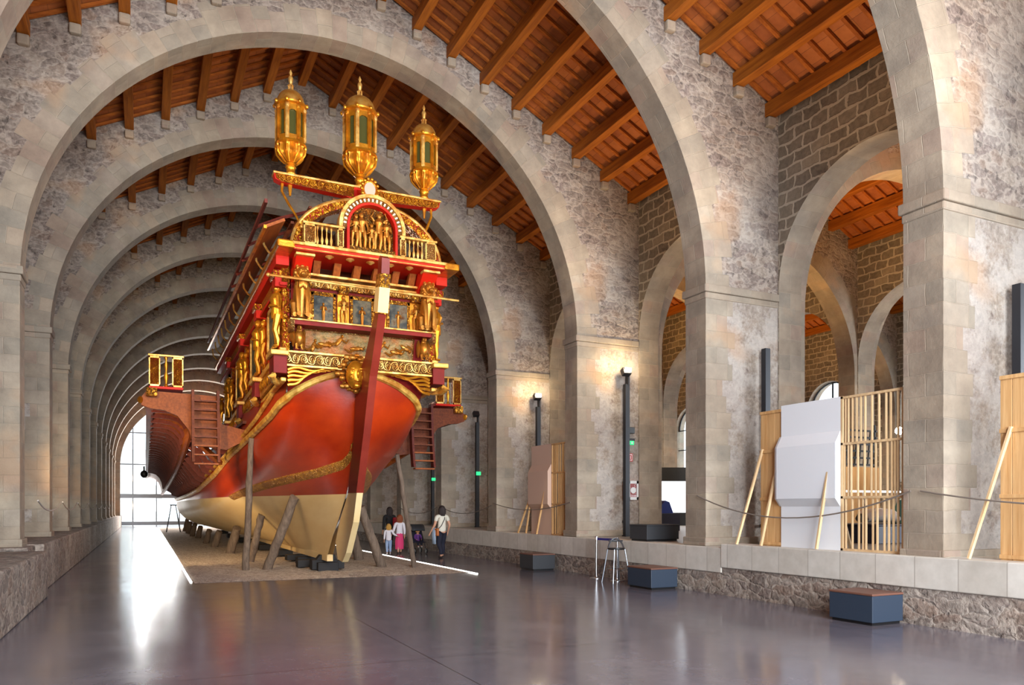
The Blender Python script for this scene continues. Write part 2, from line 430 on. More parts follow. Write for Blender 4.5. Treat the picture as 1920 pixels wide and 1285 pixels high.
def arch_panel(mb, fmap, cx, cz, R, x0, x1, zb, top, th, ring=.95, mi_f=0, mi_s=1, brk=(), nseg=36, back=True, sill=None):
    """wall with a round headed opening; fmap(x, z, t) gives the world point; top: list of (x, z) polyline from x1 to x0"""
    def hit(a):
        dx, dz = math.cos(a), math.sin(a); best = 1e9
        if dx > 1e-6: best = min(best, (x1-cx)/dx)
        if dx < -1e-6: best = min(best, (x0-cx)/dx)
        for (ax, az), (bx, bz) in zip(top, top[1:]):
            ex, ez = bx-ax, bz-az; den = dx*ez - dz*ex
            if abs(den) < 1e-9: continue
            r = ((ax-cx)*ez - (az-cz)*ex)/den; s_ = ((ax-cx)*dz - (az-cz)*dx)/den
            if r > 0 and -1e-6 <= s_ <= 1+1e-6: best = min(best, r)
        return best
    angs = [PI*i/nseg for i in range(nseg+1)]
    for (px, pz) in top: angs.append(math.atan2(pz-cz, px-cx))
    angs = sorted(a for a in set(angs) if 0 <= a <= PI)
    for t, flip in ((0, False), (th, True)) if back else ((0, False),):
        prev = None
        for a in angs:
            r = hit(a); rr = min(R+ring, r-.001)
            cur = (a, r, rr)
            if prev:
                a0, r0, q0 = prev
                def W(aa, d): return fmap(cx+d*math.cos(aa), cz+d*math.sin(aa), t)
                F = [W(a0, R), W(a0, q0), W(a, rr), W(a, R)]; U = [(0, a0*R), (q0-R, a0*R), (rr-R, a*R), (0, a*R)]
                G = [W(a0, q0), W(a0, r0), W(a, r), W(a, rr)]; V = [(q0-R, a0*R), (r0-R, a0*R), (r-R, a*R), (rr-R, a*R)]
                if flip: F.reverse(); U.reverse(); G.reverse(); V.reverse()
                mb.face(F, U, mi_f); mb.face(G, [(max(u, .95), v) for u, v in V], mi_f)
            prev = cur
        for sx, xa, xb in ((1, cx+R, x1), (-1, cx-R, x0)):
            if abs(xb-xa) < .01: continue
            F = [fmap(xa, zb, t), fmap(xb, zb, t), fmap(xb, cz, t), fmap(xa, cz, t)]; w = abs(xb-xa)
            U = [(0, zb), (w, zb), (w, cz), (0, cz)]
            if flip != (sx < 0): F.reverse(); U.reverse()
            mb.face(F, U, mi_f)
    for i in range(nseg):
        a0, a1 = PI*i/nseg, PI*(i+1)/nseg
        mb.face([fmap(cx+R*math.cos(a), cz+R*math.sin(a), tt) for a, tt in ((a0, 0), (a1, 0), (a1, th), (a0, th))],
                [(0, a0*R), (0, a1*R), (th, a1*R), (th, a0*R)], mi_s)
    zs = sill if sill is not None else zb
    for sx in (1, -1):
        xa = cx+sx*R
        F = [fmap(xa, zs, 0), fmap(xa, cz, 0), fmap(xa, cz, th), fmap(xa, zs, th)]; U = [(0, zs), (0, cz), (th, cz), (th, zs)]
        if sx < 0: F.reverse(); U.reverse()
        mb.face(F, U, mi_s)

def impost(mb, x, y0, y1, z, side, w):
    """moulded band around a pillar head; side +1: the pillar lies to +x of x"""
    e = .055
    a, b = (x-e, x+w) if side > 0 else (x-w, x+e)
    mb.box(a, b, y0-e, y1+e, z+.12, z+.27)
    e2 = .02; a, b = (x-e2, x+w) if side > 0 else (x-w, x+e2)
    mb.box(a, b, y0-e2, y1+e2, z, z+.12)

def gable(xc, hw, x0, x1, off):
    return [(x1, roofz(x1, xc, hw, off)), (xc, roofz(xc, xc, hw, off)), (x0, roofz(x0, xc, hw, off))]
HW = 7.38
for i, y in enumerate(YP):
    dz = drop(y); mb = MB()
    arch_panel(mb, lambda x, z, t_, y=y: (x, y+t_, z), XC, 5.72+dz, 5.81, WL, WR+.3, POD-.02, gable(XC, HW, WL, WR+.3, .31+dz), TH, nseg=64)
    w = struct(mb.build('wall_transverse_arch', ['stone_mix', 'stone_ashlar']))
    mb = MB(); impost(mb, XR, y, y+TH, 5.56+dz, 1, 1.80); struct(mb.build('impost_moulding', 'stone_ashlar', w, bevel=.02))
    mb = MB(); impost(mb, XL, y, y+TH, 5.68+dz, -1, 1.9); struct(mb.build('impost_moulding', 'stone_ashlar', w, bevel=.02))
    mb = MB(); e = .04
    mb.box(XR-e, XR+1.85, y-e, y+TH+e, POD, POD+.16); struct(mb.build('pillar_plinth', 'stone_ashlar', w, bevel=.02))
    mb = MB(); mb.box(XL-1.85, XL+e, y-e, y+TH+e, POD, POD+.16); struct(mb.build('pillar_plinth', 'stone_ashlar', w, bevel=.02))
    # corbels that carry the beams on the front face
    mb = MB()
    for k in range(9):
        for sg in (1, -1):
            x = XC + sg*(HW-.815*k); z = roofz(x, XC, HW)+dz
            mb.box(x-.1, x+.1, y-.12, y+.01, z-.2, z-.01)
    struct(mb.build('corbel_stones', 'stone_ashlar', w, bevel=.03))

def roof_bay(y0, y1, xc, hw, n, dz, pitch=.815, nb=None, name='ceiling', beamlen=None):
    mb = MB(); L = y1-y0; ya, yb = y0-TH, y1; y0_, y1_ = y0, y1; y0, y1 = ya, yb
    for sg in (1, -1):
        xe = xc + sg*(hw+.55); ze = EAVE - .55*SL + .30+dz; zr = EAVE+hw*SL+.30+dz; s_ = math.hypot(hw+.55, ze-zr)
        F = [(xc, y0, zr), (xe, y0, ze), (xe, y1, ze), (xc, y1, zr)]; U = [(0, y0), (s_, y0), (s_, y1), (0, y1)]
        if sg < 0: F.reverse(); U.reverse()
        F.reverse(); U.reverse()
        mb.face(F, U)
    # roof thickness
    mb.face([(xc, y0, zr+.3), (xc+hw+.55, y0, ze+.3), (xc+hw+.55, y1, ze+.3), (xc, y1, zr+.3)])
    mb.face([(xc, y1, zr+.3), (xc-hw-.55, y1, ze+.3), (xc-hw-.55, y0, ze+.3), (xc, y0, zr+.3)])
    c = struct(mb.build(name, 'roof_tiles')); y0, y1 = y0_, y1_
    for k in range(n):
        for sg in ((1, -1) if hw-pitch*k > .1 else (1,)):
            x = xc + sg*(hw-pitch*k); z = EAVE + pitch*k*SL + dz; ang = math.atan(SL)*sg
            b = MB(); M = Matrix.Translation((x, 0, z)) 
            b.box(-.1, .1, y0-.02, y1+.02, 0, .27, 0, M)
            struct(b.build('roof_beam', 'roof_beam_wood', c, bevel=.012))
    b = MB(); yy = y0+.12
    while yy < y1:
        for sg in (1, -1):
            b.bar((xc+.0*sg, yy, EAVE+hw*SL+.255+dz), (xc+sg*(hw+.3), yy, EAVE-.3*SL+.255+dz), .05, .07, up=(0, 1, 0))
        yy += .36
    struct(b.build('ceiling_battens', 'batten_wood', c)); return c
for i in range(len(YP)-1):
    roof_bay(YP[i]+TH, YP[i+1], XC, HW, 10, drop(YP[i]+2.4))
roof_bay(YP[-1]+TH, 71.5, XC, HW, 10, drop(69.5))

# right arcade between nave and aisle, one wall per bay, and the second arcade
def arcade(x, y0, y1, dz, zt, mname='wall_arcade'):
    mb = MB(); cy = (y0+y1)/2; R = (y1-y0)/2-.02
    arch_panel(mb, lambda a, z, t_: (x+t_, a, z), cy, 5.95+dz, R, y0, y1, POD-.02, [(y1, zt), (y0, zt)], TH, ring=.3, mi_f=0, mi_s=1, nseg=32)
    mb.box(x, x+TH, y0-TH, y0, POD, zt-.02, 2) if False else None
    return struct(mb.build(mname, ['stone_coursed', 'stone_jamb']))
NB = len(YP)
for i in range(NB-1):
    arcade(WR, YP[i]+TH, YP[i+1], drop(YP[i]), 9.55+drop(YP[i]))
for i in range(NB-5):
    arcade(19.3, YP[i]+TH, YP[i+1], 0, 9.55)
# piers of the arcades and the transverse arches of the two aisles
for y in YP[:NB-4]:
    for (xa, xb) in ((12.0, 19.3), (19.9, 27.2)):
        xc = (xa+xb)/2; mb = MB()
        arch_panel(mb, lambda x, z, t_, y=y: (x, y+t_, z), xc, 5.55, (xb-xa)/2-.12, xa, xb, POD-.02, gable(xc, 3.35, xa, xb, .31), TH, nseg=40)
        struct(mb.build('wall_aisle_arch', ['stone_mix', 'stone_ashlar']))
for y in YP:
    mb = MB(); mb.box(WR, WR+TH, y+.001, y+TH-.001, POD, 9.6); struct(mb.build('wall_arcade_pier', 'stone_jamb'))
    if y < 45:
        mb = MB(); mb.box(19.3, 19.9, y+.001, y+TH-.001, POD, 9.6); struct(mb.build('wall_arcade_pier', 'stone_jamb'))
for i in range(NB-5):
    for xc in (15.65, 23.55): roof_bay(YP[i]+TH, YP[i+1], xc, 3.35, 5, 0, .815)
# outer wall of the aisles with a window in every bay
for i in range(NB-5):
    y0, y1 = YP[i], YP[i+1]; mb = MB()
    arch_panel(mb, lambda a, z, t_: (27.2+t_, a, z), y0+3.4, 5.9, 1.25, y0, y1, POD-.02, [(y1, 9.6), (y0, 9.6)], .6, ring=.4, mi_f=0, mi_s=1, nseg=20, sill=2.6)
    mb.box(27.2, 27.8, y0+2.15, y0+4.65, POD, 2.6)
    struct(mb.build('wall_outer_right', ['stone_coursed', 'stone_jamb']))
    if i >= 4:
        wn1 = MB(); ang = [PI*k/16 for k in range(17)]
        pts = [(y0+2.15, 2.6), (y0+4.65, 2.6)] + [(y0+3.4+1.25*math.cos(a), 5.9+1.25*math.sin(a)) for a in ang]
        wn1.prism(pts, 27.45, 27.47, 'x'); wo_ = struct(wn1.build('window_%d' % (i-3), 'glass'))
        f = MB(); f.bar((27.44, y0+3.4, 2.6), (27.44, y0+3.4, 7.1), .06, .06)
        for z in (3.6, 4.8, 5.9): f.bar((27.44, y0+2.15, z), (27.44, y0+4.65, z), .05, .05)
        f.tube([(27.44, y0+3.4+1.2*math.cos(a), 5.9+1.2*math.sin(a)) for a in ang], .04, 6)
        struct(f.build('window_bars', 'black_metal', wo_))
    
# left wall, end walls, floors, podiums
mb = MB(); mb.box(WL-.6, WL, -8, 72, 0, 9.8); struct(mb.build('wall_left', 'stone_rubble'))
mb = MB()
arch_panel(mb, lambda x, z, t_: (x, 70.0+t_, z), XC, 5.0, 5.6, WL, WR+.6, 0, gable(XC, HW, WL, WR+.6, -.8), .6, nseg=48, sill=0)
struct(mb.build('wall_far', ['stone_mix', 'stone_ashlar']))
mb = MB(); mb.box(WL-.6, 27.8, -8.6, -8, 0, 14); struct(mb.build('wall_rear', 'stone_rubble'))
mb = MB(); mb.box(WR+.6, 27.8, 54.75, 55.35, 0, 12); struct(mb.build('wall_aisle_end', 'stone_rubble'))
mb = MB(); mb.box(WL-.6, 9.9, -8.6, 72, -.3, 0); struct(mb.build('floor', 'polished_floor'))
plain('aisle_floor', rgb(150,146,142), .4)
mb = MB(); mb.box(9.9, 27.8, -8, 72, -.3, .86); struct(mb.build('floor_aisle', 'aisle_floor'))
# right podium: rubble with slabs on top
mb = MB(); mb.box(9.45, 9.92, -8, 10.95, 0, .5, 0); mb.box(9.45, 9.92, 10.95, 70, 0, .4, 0); struct(mb.build('trim_podium_rubble', 'stone_rubble'))
def slab_mat():
    m, nt = new_mat('slab'); t = NT(nt); P = obj_coord(t); sx = t.n('SeparateXYZ', i0=P)
    V = t.n('CombineXYZ', i0=sx.outputs[1], i1=t.math('ADD', sx.outputs[2], 3.0)).outputs[0]
    br = t.n('TexBrick', Vector=V, Color1=(0,0,0,1), Color2=(1,1,1,1), Mortar=(.5,.5,.5,1), Scale=1.0); br.offset = 0
    t.set(br, 'Mortar Size', .008); t.set(br, 'Brick Width', .62); t.set(br, 'Row Height', 3.0)
    c = t.ramp(br.outputs['Color'], [(0, rgb(198,192,182)), (.5, rgb(214,208,198)), (1, rgb(188,180,168))])
    c = t.mix(.3, c, t.ramp(t.noise(P, 5, 5), [(.3, rgb(170,162,150)), (.7, rgb(226,220,210))]))
    c = t.mix(t.math('MULTIPLY', br.outputs['Fac'], .7), c, rgb(150,140,128)); t.bsdf(c, .75)
slab_mat()
mb = MB(); mb.box(9.42, 9.95, -8, 10.95, .5, .93); struct(mb.build('trim_podium_slabs', 'slab', bevel=.015))
mb = MB(); mb.box(9.43, 9.95, 10.95, 70, .4, .86); struct(mb.build('trim_podium_slabs_far', 'slab', bevel=.015))
# left podium in two heights
mb = MB(); mb.box(WL, -1.56, -8, 15.9, 0, .82); mb.box(WL, -1.86, 15.9, 16.9, 0, .88); mb.box(WL, -1.72, 16.9, 70, 0, .90); struct(mb.build('trim_podium_left', 'stone_rubble', bevel=.03))

# far glazing
mb = MB(); pts = [(XC-5.6, 0), (XC+5.6, 0)] + [(XC+5.6*math.cos(PI*k/40), 5.0+5.6*math.sin(PI*k/40)) for k in range(41)]
mb.prism(pts, 70.3, 70.32, 'y'); gw = struct(mb.build('window_0', 'glass'))
mb = MB()
for x in (-.9, .85, 2.6, 4.9, 6.7, 8.4):
    zt = 5.0 + math.sqrt(max(0, 5.6**2-(x-XC)**2)); mb.bar((x, 70.28, 0), (x, 70.28, zt), .09, .1)
for z, w in ((.25, .3), (2.5, .34), (5.1, .1), (7.7, .1)):
    hw_ = 5.6 if z < 5 else math.sqrt(5.6**2-(z-5)**2); mb.bar((XC-hw_, 70.26, z), (XC+hw_, 70.26, z), w, .12, up=(0, 1, 0))
struct(mb.build('window_bars', 'steel', gw))
plain('outside_ground', rgb(200,198,194), .9); plain('outside_facade', rgb(206,204,198), .9)
mb = MB(); mb.box(-30, 40, 70.7, 130, -.3, 0); struct(mb.build('ground_outside', 'outside_ground'))
mb = MB(); mb.box(-20, 2, 110, 120, 0, 9); fb = tag(mb.build('facade_block', 'outside_facade'), 'pale building across the street seen through the far glazed arch', 'building')

# gravel bed with its two strip lights
mb = MB(); nx, ny = 26, 150; rows = []
for j in range(ny+1):
    yy = 17.3 + (66-17.3)*j/ny; rows.append([(.93+6.18*i/nx, yy, .035*math.sin(i*1.7+j*.9)*.5+.03 + random.uniform(-.012, .012)) if 0 < i < nx and 0 < j < ny else (.93+6.18*i/nx, yy, .002) for i in range(nx+1)])
mb.grid(rows); tag(struct(mb.build('gravel_bed', 'gravel', smooth=True)), None, None); bpy.data.objects['gravel_bed']['kind'] = 'stuff'
tag(bpy.data.objects['gravel_bed'], 'pale gravel bed spread on the dark floor under the galley', 'gravel')
for x, lab in ((.88, 'white glowing light strip along the left edge of the gravel, beside the walkway'), (7.15, 'white glowing light strip along the right edge of the gravel, nearest the people')):
    mb = MB(); y0 = 17.6 if x < 2 else 16.9
    for k in range(12 if x < 2 else 8):
        a = y0 + k*2.4*(1.6 if x < 2 else 1); b = a + (3.75 if x < 2 else 2.3)
        mb.box(x-.02, x+.02, a, b, 0, .02)
    tag(mb.build('light_strip', 'strip_light'), lab, 'light strip')
# ------------------------------------------------------------------ the royal galley
SX = 4.0
galley = empty('galley', (SX, 30, 0), 'huge gilded red and white royal galley with ornate stern resting on props over the gravel', 'ship')
def interp(tab, x):
    if x <= tab[0][0]: return tab[0][1]
    for (a, b), (c, d) in zip(tab, tab[1:]):
        if x <= c: return b + (d-b)*(x-a)/(c-a)
    return tab[-1][1]
BW = [(15.7, 1.40), (16.5, 1.47), (17, 1.52), (18.2, 1.62), (19.5, 1.72), (21.5, 1.95), (24, 2.12), (29, 2.28), (36, 2.4), (48, 2.4), (56, 1.9), (60, 1.2), (62.5, .35), (63, .05)]
ZW = [(0, 4.40), (.03, 4.37), (.1, 4.22), (.2, 4.02), (.4, 3.80), (1.3, 3.56), (2.5, 3.40), (3.8, 3.25), (5.8, 2.95), (8.3, 2.55), (13.3, 2.2), (20, 2.05), (30, 2.0), (38, 2.2), (47.3, 3.0)]
STERN = [(0, 18.5), (.12, 17.95), (.25, 17.2), (.4, 16.4), (.55, 16.05), (.7, 15.9), (1, 15.72)]
def hull_pt(q, t, side, grow=0.0):
    y0 = interp(STERN, t); y1 = 59.5 + 3.5*t
    y = y0 + (y1-y0)*q; d = y-y0
    zk = .42 + max(0, y-52)**2*.012
    L = .13 + 15*max(0, 1-t)**1.8
    sect = math.sqrt(max(0, 1-(1-t)**2.6))
    fw = 1.0 if y < 50 else max(0.0, (y1-y)/(y1-50))**.6
    b = interp(BW, y)*sect*(1-math.exp(-d/L)) if y < 50 else interp(BW, 50)*sect*(1-math.exp(-d/L))*fw
    b = max(b, .06 if t < .98 else 0) + grow
    z = zk + (interp(ZW, d)-zk)*t
    return Vector((SX + side*b, y, z))
QS = [(k/70.)**2.6 for k in range(71)]; TS = [0, .03, .07, .12, .18, .24, .3, .36, .42, .48, .54, .6, .66, .72, .77, .82, .86, .9, .93, .96, .98, 1.0]
hm = MB()
for side in (1, -1):
    rows = [[hull_pt(q, t_, side) for q in QS] for t_ in TS]
    if side > 0: rows = [list(reversed(r)) for r in rows]
    hm.grid(rows)
# flat underside of the keel
for side in (1,):
    hm.grid([[hull_pt(q, 0, -1) for q in QS], [hull_pt(q, 0, 1) for q in QS]])
def clip(mb, zcut, above):
    bm = bmesh.new(); vs = [bm.verts.new(v) for v in mb.v]
    for f in mb.f:
        try: bm.faces.new([vs[i] for i in f])
        except ValueError: pass
    bmesh.ops.remove_doubles(bm, verts=bm.verts, dist=.0008)
    bmesh.ops.bisect_plane(bm, geom=bm.verts[:]+bm.edges[:]+bm.faces[:], plane_co=(0, 0, zcut), plane_no=(0, 0, 1), clear_inner=above, clear_outer=not above)
    bmesh.ops.recalc_face_normals(bm, faces=bm.faces)
    r = MB(); bm.verts.index_update(); r.v = [tuple(v.co) for v in bm.verts]
    for f in bm.faces: r.f.append([v.index for v in f.verts]); r.uv.append(None); r.mi.append(0)
    bm.free(); return r
ZC = 1.88
hull = clip(hm, ZC, True).build('hull', 'hull_red', galley, smooth=True)
clip(hm, ZC, False).build('hull_bottom', 'hull_white', galley, smooth=True)
# gilt wale round the stern and along the sides, and the carved strake
for side in (1, -1):
    w = MB(); w.tube([hull_pt(q, 1, side, .03) for q in QS], [.085]*71, 8); w.build('wale', 'wale_gold', galley, smooth=True)
    s = MB(); rr = []
    for t_ in (.585, .6, .63, .645):
        g = .045 if t_ in (.6, .63) else .0
        rr.append([hull_pt(q, t_, side, g) for q in QS if .0004 < q < .16])
    s.grid(rr); s.build('carved_strake', 'strake_gold', galley, smooth=True)
kb = MB(); kb.box(SX-.07, SX+.07, 18.5, 56, .30, .46); kb.build('keel', 'hull_white', galley)

# sides above the wale
def W2(y): return (interp([(15.66, 1.44), (17, 1.53), (18.5, 1.66), (20.2, 1.80), (22, 2.0), (27, 2.2)], y), interp([(15.66, 4.42), (17, 3.98), (18.5, 3.62), (20.2, 3.32), (22, 3.0), (28, 2.5)], y))
def G(y): return 1.56, 4.62-.04*(y-15.6)
ys = [15.66 + .35*k for k in range(38)]
for side in (1, -1):
    b = MB(); rows = []
    for y in ys:
        a = hull_pt(0, 1, side); x0 = interp(BW, y); z0 = interp(ZW, y-15.72)
        x1, z1 = W2(y); x2, z2 = G(y)
        rows.append([(SX+side*x0, y, z0), (SX+side*x1, y, max(z1, z0+.02)), (SX+side*(x1+x2)/2, y, (z1+z2)/2+.0), (SX+side*x2, y, z2)])
    b.grid(rows); b.build('side_planking', 'hull_red', galley, smooth=True)
    b = MB(); b.tube([(SX+side*(W2(y)[0]+.03), y, max(W2(y)[1], interp(ZW, y-15.72)+.05)) for y in ys if y < 27], .055, 8); b.build('upper_wale', 'wale_gold', galley, smooth=True)
    # forward bulwark up to the deck
    b = MB(); yy = [20.2 + 1.2*k for k in range(33)]
    b.grid([[(SX+side*interp(BW, y), y, interp(ZW, y-15.72)) for y in yy], [(SX+side*(interp(BW, y)-.1), y, interp(ZW, y-15.72)+.55) for y in yy], [(SX+side*1.75, y, 3.75) for y in yy]])
    b.build('bulwark', 'dark_red', galley, smooth=True)
b = MB(); b.box(SX-1.8, SX+1.8, 20.2, 59, 3.68, 3.75); b.build('deck', 'brown_wood', galley)
# upper counter between the arched wale and the frieze
b = MB()
top = []; bot = []
for k in range(-24, 25):
    side = 1 if k >= 0 else -1; q = (abs(k)/24.)**2.0*.0085; p = hull_pt(q, 1, side); bot.append(p + Vector((0, -.01, 0)))
    top.append(Vector((SX+1.5*k/24., 15.62, 4.46)))
b.grid([top, [(a*.5+c*.5) + Vector((0, -.05, .02)) for a, c in zip(top, bot)], bot]); b.build('counter', 'dark_red', galley, smooth=True)
for side in (1, -1):
    for j in range(5):
        b = MB(); pts = []; ze = 4.375 - .012*j; zs = 4.30 - .085*j; n = 24
        for k in range(n+1):
            u = k/n; x = 1.47 - (1.02-.09*j)*u; f = (1-u)**1.25
            pts.append((SX+side*x, 15.54 - .02*math.sin(PI*u), ze + (zs-ze)*f + .042*math.sin(u*9.5+.5*j)*(1-u*.5)))
        b.tube(pts, [.036*(1-.75*k/n) for k in range(n+1)], 7)
        b.build('wave_carving', 'gold', galley, smooth=True)

def scrolls(mb, x0, x1, y, z0, z1, n, r=.012, plane='xz', flip=False):
    """a running row of carved spirals in the band z0..z1"""
    w = (x1-x0)/n; h = (z1-z0)
    for k in range(n):
        cx_ = x0+w*(k+.5); cz = (z0+z1)/2; sg = 1 if k % 2 else -1; pts = []
        for i in range(22):
            a = i/21.*3.6*PI; rr = h*.44*(1-i/24.)
            pts.append((cx_+rr*math.cos(a)*min(1, w/h*1.0), cz+sg*rr*math.sin(a)))
        P = [(p[0], y, p[1]) if plane == 'xz' else (y, p[0], p[1]) for p in pts]
        mb.tube(P, [r*(1-.5*i/21.) for i in range(22)], 5)
        ln = [(cx_-w*.5, cz-sg*h*.3), (cx_-w*.25, cz-sg*h*.42), (cx_+w*.2, cz-sg*h*.44), (cx_+w*.5, cz+sg*h*.3)]
        mb.tube([(p[0], y, p[1]) if plane == 'xz' else (y, p[0], p[1]) for p in ln], r*.8, 5)
def figure(mb, c, h, arms=0, turn=0, lean=0, wide=1.0, legs=True):
    """small carved standing figure, feet at c, facing -y"""
    c = Vector(c); u = h/8.0; R_ = Matrix.Rotation(turn, 3, 'Z') @ Matrix.Rotation(lean, 3, 'Y')
    def P(x, y, z): return c + R_ @ Vector((x*wide, y, z))
    mb.ell(P(0, -.05*u, 7.4*u), (.48*u, .5*u, .62*u), 8, 6)
    mb.ell(P(0, .05*u, 7.55*u), (.56*u, .5*u, .6*u), 8, 5)
    mb.tube([P(0, 0, 3.6*u), P(0, 0, 4.2*u), P(0, -.05*u, 5.2*u), P(0, -.1*u, 6.0*u), P(0, 0, 6.5*u), P(0, 0, 7.0*u)], [.75*u, .8*u, .62*u, .9*u, .7*u, .3*u], 9)
    if legs:
        for s_ in (1, -1):
            mb.tube([P(.42*s_*u, 0, 4.0*u), P(.5*s_*u, -.25*u*s_-.1*u, 2.1*u), P(.45*s_*u, 0, .9*u), P(.45*s_*u, 0, .2*u), P(.5*s_*u, -.5*u, .1*u)], [.52*u, .36*u, .32*u, .18*u, .18*u], 7)
    else: mb.tube([P(0, 0, 4.2*u), P(0, 0, 2*u), P(0, 0, 0)], [.85*u, .7*u, .55*u], 8)
    for s_ in (1, -1):
        if arms == 1: pts = [P(.85*s_*u, 0, 6.3*u), P(1.5*s_*u, -.2*u, 6.9*u), P(1.1*s_*u, -.3*u, 8.2*u)]
        elif arms == 2: pts = [P(.85*s_*u, 0, 6.3*u), P(1.15*s_*u, 0, 4.9*u), P(.3*s_*u, -.9*u, 5.2*u)]
        else: pts = [P(.85*s_*u, 0, 6.3*u), P(1.2*s_*u, .1*u, 4.9*u), P(1.05*s_*u, -.4*u, 3.7*u)]
        mb.tube(pts, [.32*u, .25*u, .18*u], 6)

# frieze with scrollwork
b = MB(); b.box(SX-1.6, SX+1.6, 15.5, 15.9, 4.38, 4.66); fr = b.build('frieze', 'gold_cream', galley)
b = MB()
for z in (4.385, 4.655): b.box(SX-1.63, SX+1.63, 15.46, 15.9, z-.022, z+.022)
for x in (-1.61, 1.61): b.box(SX+x-.022, SX+x+.022, 15.46, 15.9, 4.38, 4.66)
b.build('frieze_border', 'gold_pale', fr, bevel=.006)
for xa, xb in ((-1.56, -.3), (.3, 1.56)):
    b = MB(); scrolls(b, SX+xa, SX+xb, 15.475, 4.42, 4.62, 8); b.build('frieze_scrolls', 'gold_pale', fr, smooth=True)
# relief panel, leaning outwards
def lean_y(z): return 15.72 - (z-4.65)*.30
def relief_mat():
    m, nt = new_mat('relief_picture'); t = NT(nt); P = obj_coord(t)
    n1 = t.noise(P, 7, 5, .6); n2 = t.noise(P, 3, 3, .5)
    c = t.ramp(n1, [(.3, rgb(74,60,36)), (.45, rgb(128,110,66)), (.58, rgb(160,126,74)), (.7, rgb(104,112,88))])
    c = t.mix(t.ramp(n2, [(.45, 0.0), (.6, .7)]), c, rgb(168,92,34)); t.bsdf(c, .5, .2, n1, .06, 1.0)
relief_mat()
b = MB(); b.face([(SX-1.12, lean_y(4.67), 4.67), (SX+1.12, lean_y(4.67), 4.67), (SX+1.12, lean_y(5.14), 5.14), (SX-1.12, lean_y(5.14), 5.14)]); b.box(SX-1.12, SX+1.12, 15.75, 15.8, 4.66, 5.14)
rp = b.build('relief_panel', 'relief_picture', galley)
b = MB()
for (cx_, cz, an) in ((-.75, 4.88, .5), (-.45, 4.96, -.6), (-.1, 4.85, .3), (.42, 4.93, -.4), (.75, 4.85, .5), (.95, 4.95, .9), (-.95, 4.82, -.9)):
    M = Matrix.Rotation(an+1.2, 3, 'Y'); y_ = lean_y(cz)-.02
    b.ell((SX+cx_, y_, cz), (.045, .04, .12), 8, 6, rot=M); b.ell((SX+cx_+.12*math.sin(an+1.2), y_-.01, cz+.13*math.cos(an+1.2)), (.035, .035, .04), 7, 5)
    b.tube([(SX+cx_, y_, cz), (SX+cx_-.12, y_-.02, cz-.08), (SX+cx_-.22, y_, cz-.02)], [.035, .028, .015], 6)
    b.tube([(SX+cx_+.05, y_, cz+.05), (SX+cx_+.16, y_-.02, cz-.02), (SX+cx_+.2, y_, cz+.06)], [.022, .018, .012], 6)
b.build('reclining_figures', 'bronze', rp, smooth=True)
b = MB()
for z in (4.68, 5.13): b.bar((SX-1.14, lean_y(z)-.015, z), (SX+1.14, lean_y(z)-.015, z), .03, .03)
for x in (-1.13, 1.13): b.bar((SX+x, lean_y(4.68)-.015, 4.68), (SX+x, lean_y(5.13)-.015, 5.13), .03, .03)
b.build('relief_frame', 'gold_cream', rp)
for sd in (1, -1):
    b = MB(); b.bar((SX+sd*1.24, lean_y(4.66)+.0, 4.66), (SX+sd*1.24, lean_y(5.14)-.0, 5.16), .20, .10, up=(0, 1, 0)); b.build('side_panel', 'dark_red', galley)
# shelf above the relief
b = MB(); b.box(SX-1.46, SX+1.46, 15.2, 15.62, 5.14, 5.23); sh = b.build('shelf', 'dark_red', galley)
b = MB(); b.box(SX-1.48, SX+1.48, 15.16, 15.62, 5.215, 5.25); b.build('shelf_edge', 'gold_pale', sh, bevel=.008)
for xa in (-1.48, 1.40):
    b = MB(); b.box(SX+xa, SX+xa+.08, 15.16, 15.9, 5.02, 5.22); b.build('shelf_end', 'gold_cream', sh)
# row of painted panels and figures
b = MB(); b.box(SX-1.42, SX+1.42, 15.44, 15.5, 5.25, 6.06); tp = b.build('transom_panelling', 'dark_red', galley)
def painting():
    m, nt = new_mat('faded_picture'); t = NT(nt); P = obj_coord(t)
    n1 = t.noise(P, 4.5, 4, .6)
    c = t.ramp(n1, [(.25, rgb(36,34,32)), (.45, rgb(74,76,74)), (.55, rgb(112,104,86)), (.7, rgb(88,54,36))]); bb = t.bsdf(c, .85, 0); t.set(bb, 'Specular IOR Level', .1)
painting()
for cx_ in (-.8, -.02, .74):
    b = MB(); b.box(SX+cx_-.2, SX+cx_+.2, 15.41, 15.44, 5.28, 5.80); pc = b.build('picture_panel', 'faded_picture', galley)
    b = MB()
    for (a, c_, d, e_) in ((-.25, -.19, 5.25, 5.86), (.19, .25, 5.25, 5.86), (-.25, .25, 5.79, 5.87)): b.box(SX+cx_+a, SX+cx_+c_, 15.385, 15.45, d, e_)
    b.build('picture_frame', 'gold_carved_dark', pc, bevel=.006)
    b = MB(); figure(b, (SX+cx_, 15.405, 5.3), .36, 2, wide=1.2, legs=False); b.build('painted_bust', 'bronze', pc, smooth=True)
for cx_ in (-1.17, -.41, .36, 1.1):
    b = MB(); figure(b, (SX+cx_, 15.34, 5.27), .56, 2, wide=1.2); b.build('caryatid', 'bronze', galley, smooth=True)
    b = MB(); b.box(SX+cx_-.1, SX+cx_+.1, 15.28, 15.44, 5.86, 6.02); b.box(SX+cx_-.12, SX+cx_+.12, 15.38, 15.44, 5.25, 5.86, 1); b.build('capital', ['gold_carved_dark', 'gold'], galley, bevel=.01)
b = MB(); b.box(SX-1.3, SX+1.3, 15.36, 15.46, 5.93, 6.05)
en = b.build('entablature', 'gold_carved_dark', galley)
b = MB(); scrolls(b, SX-1.28, SX+1.28, 15.35, 5.94, 6.04, 22, .009); b.build('entablature_scrolls', 'gold_pale', en, smooth=True)
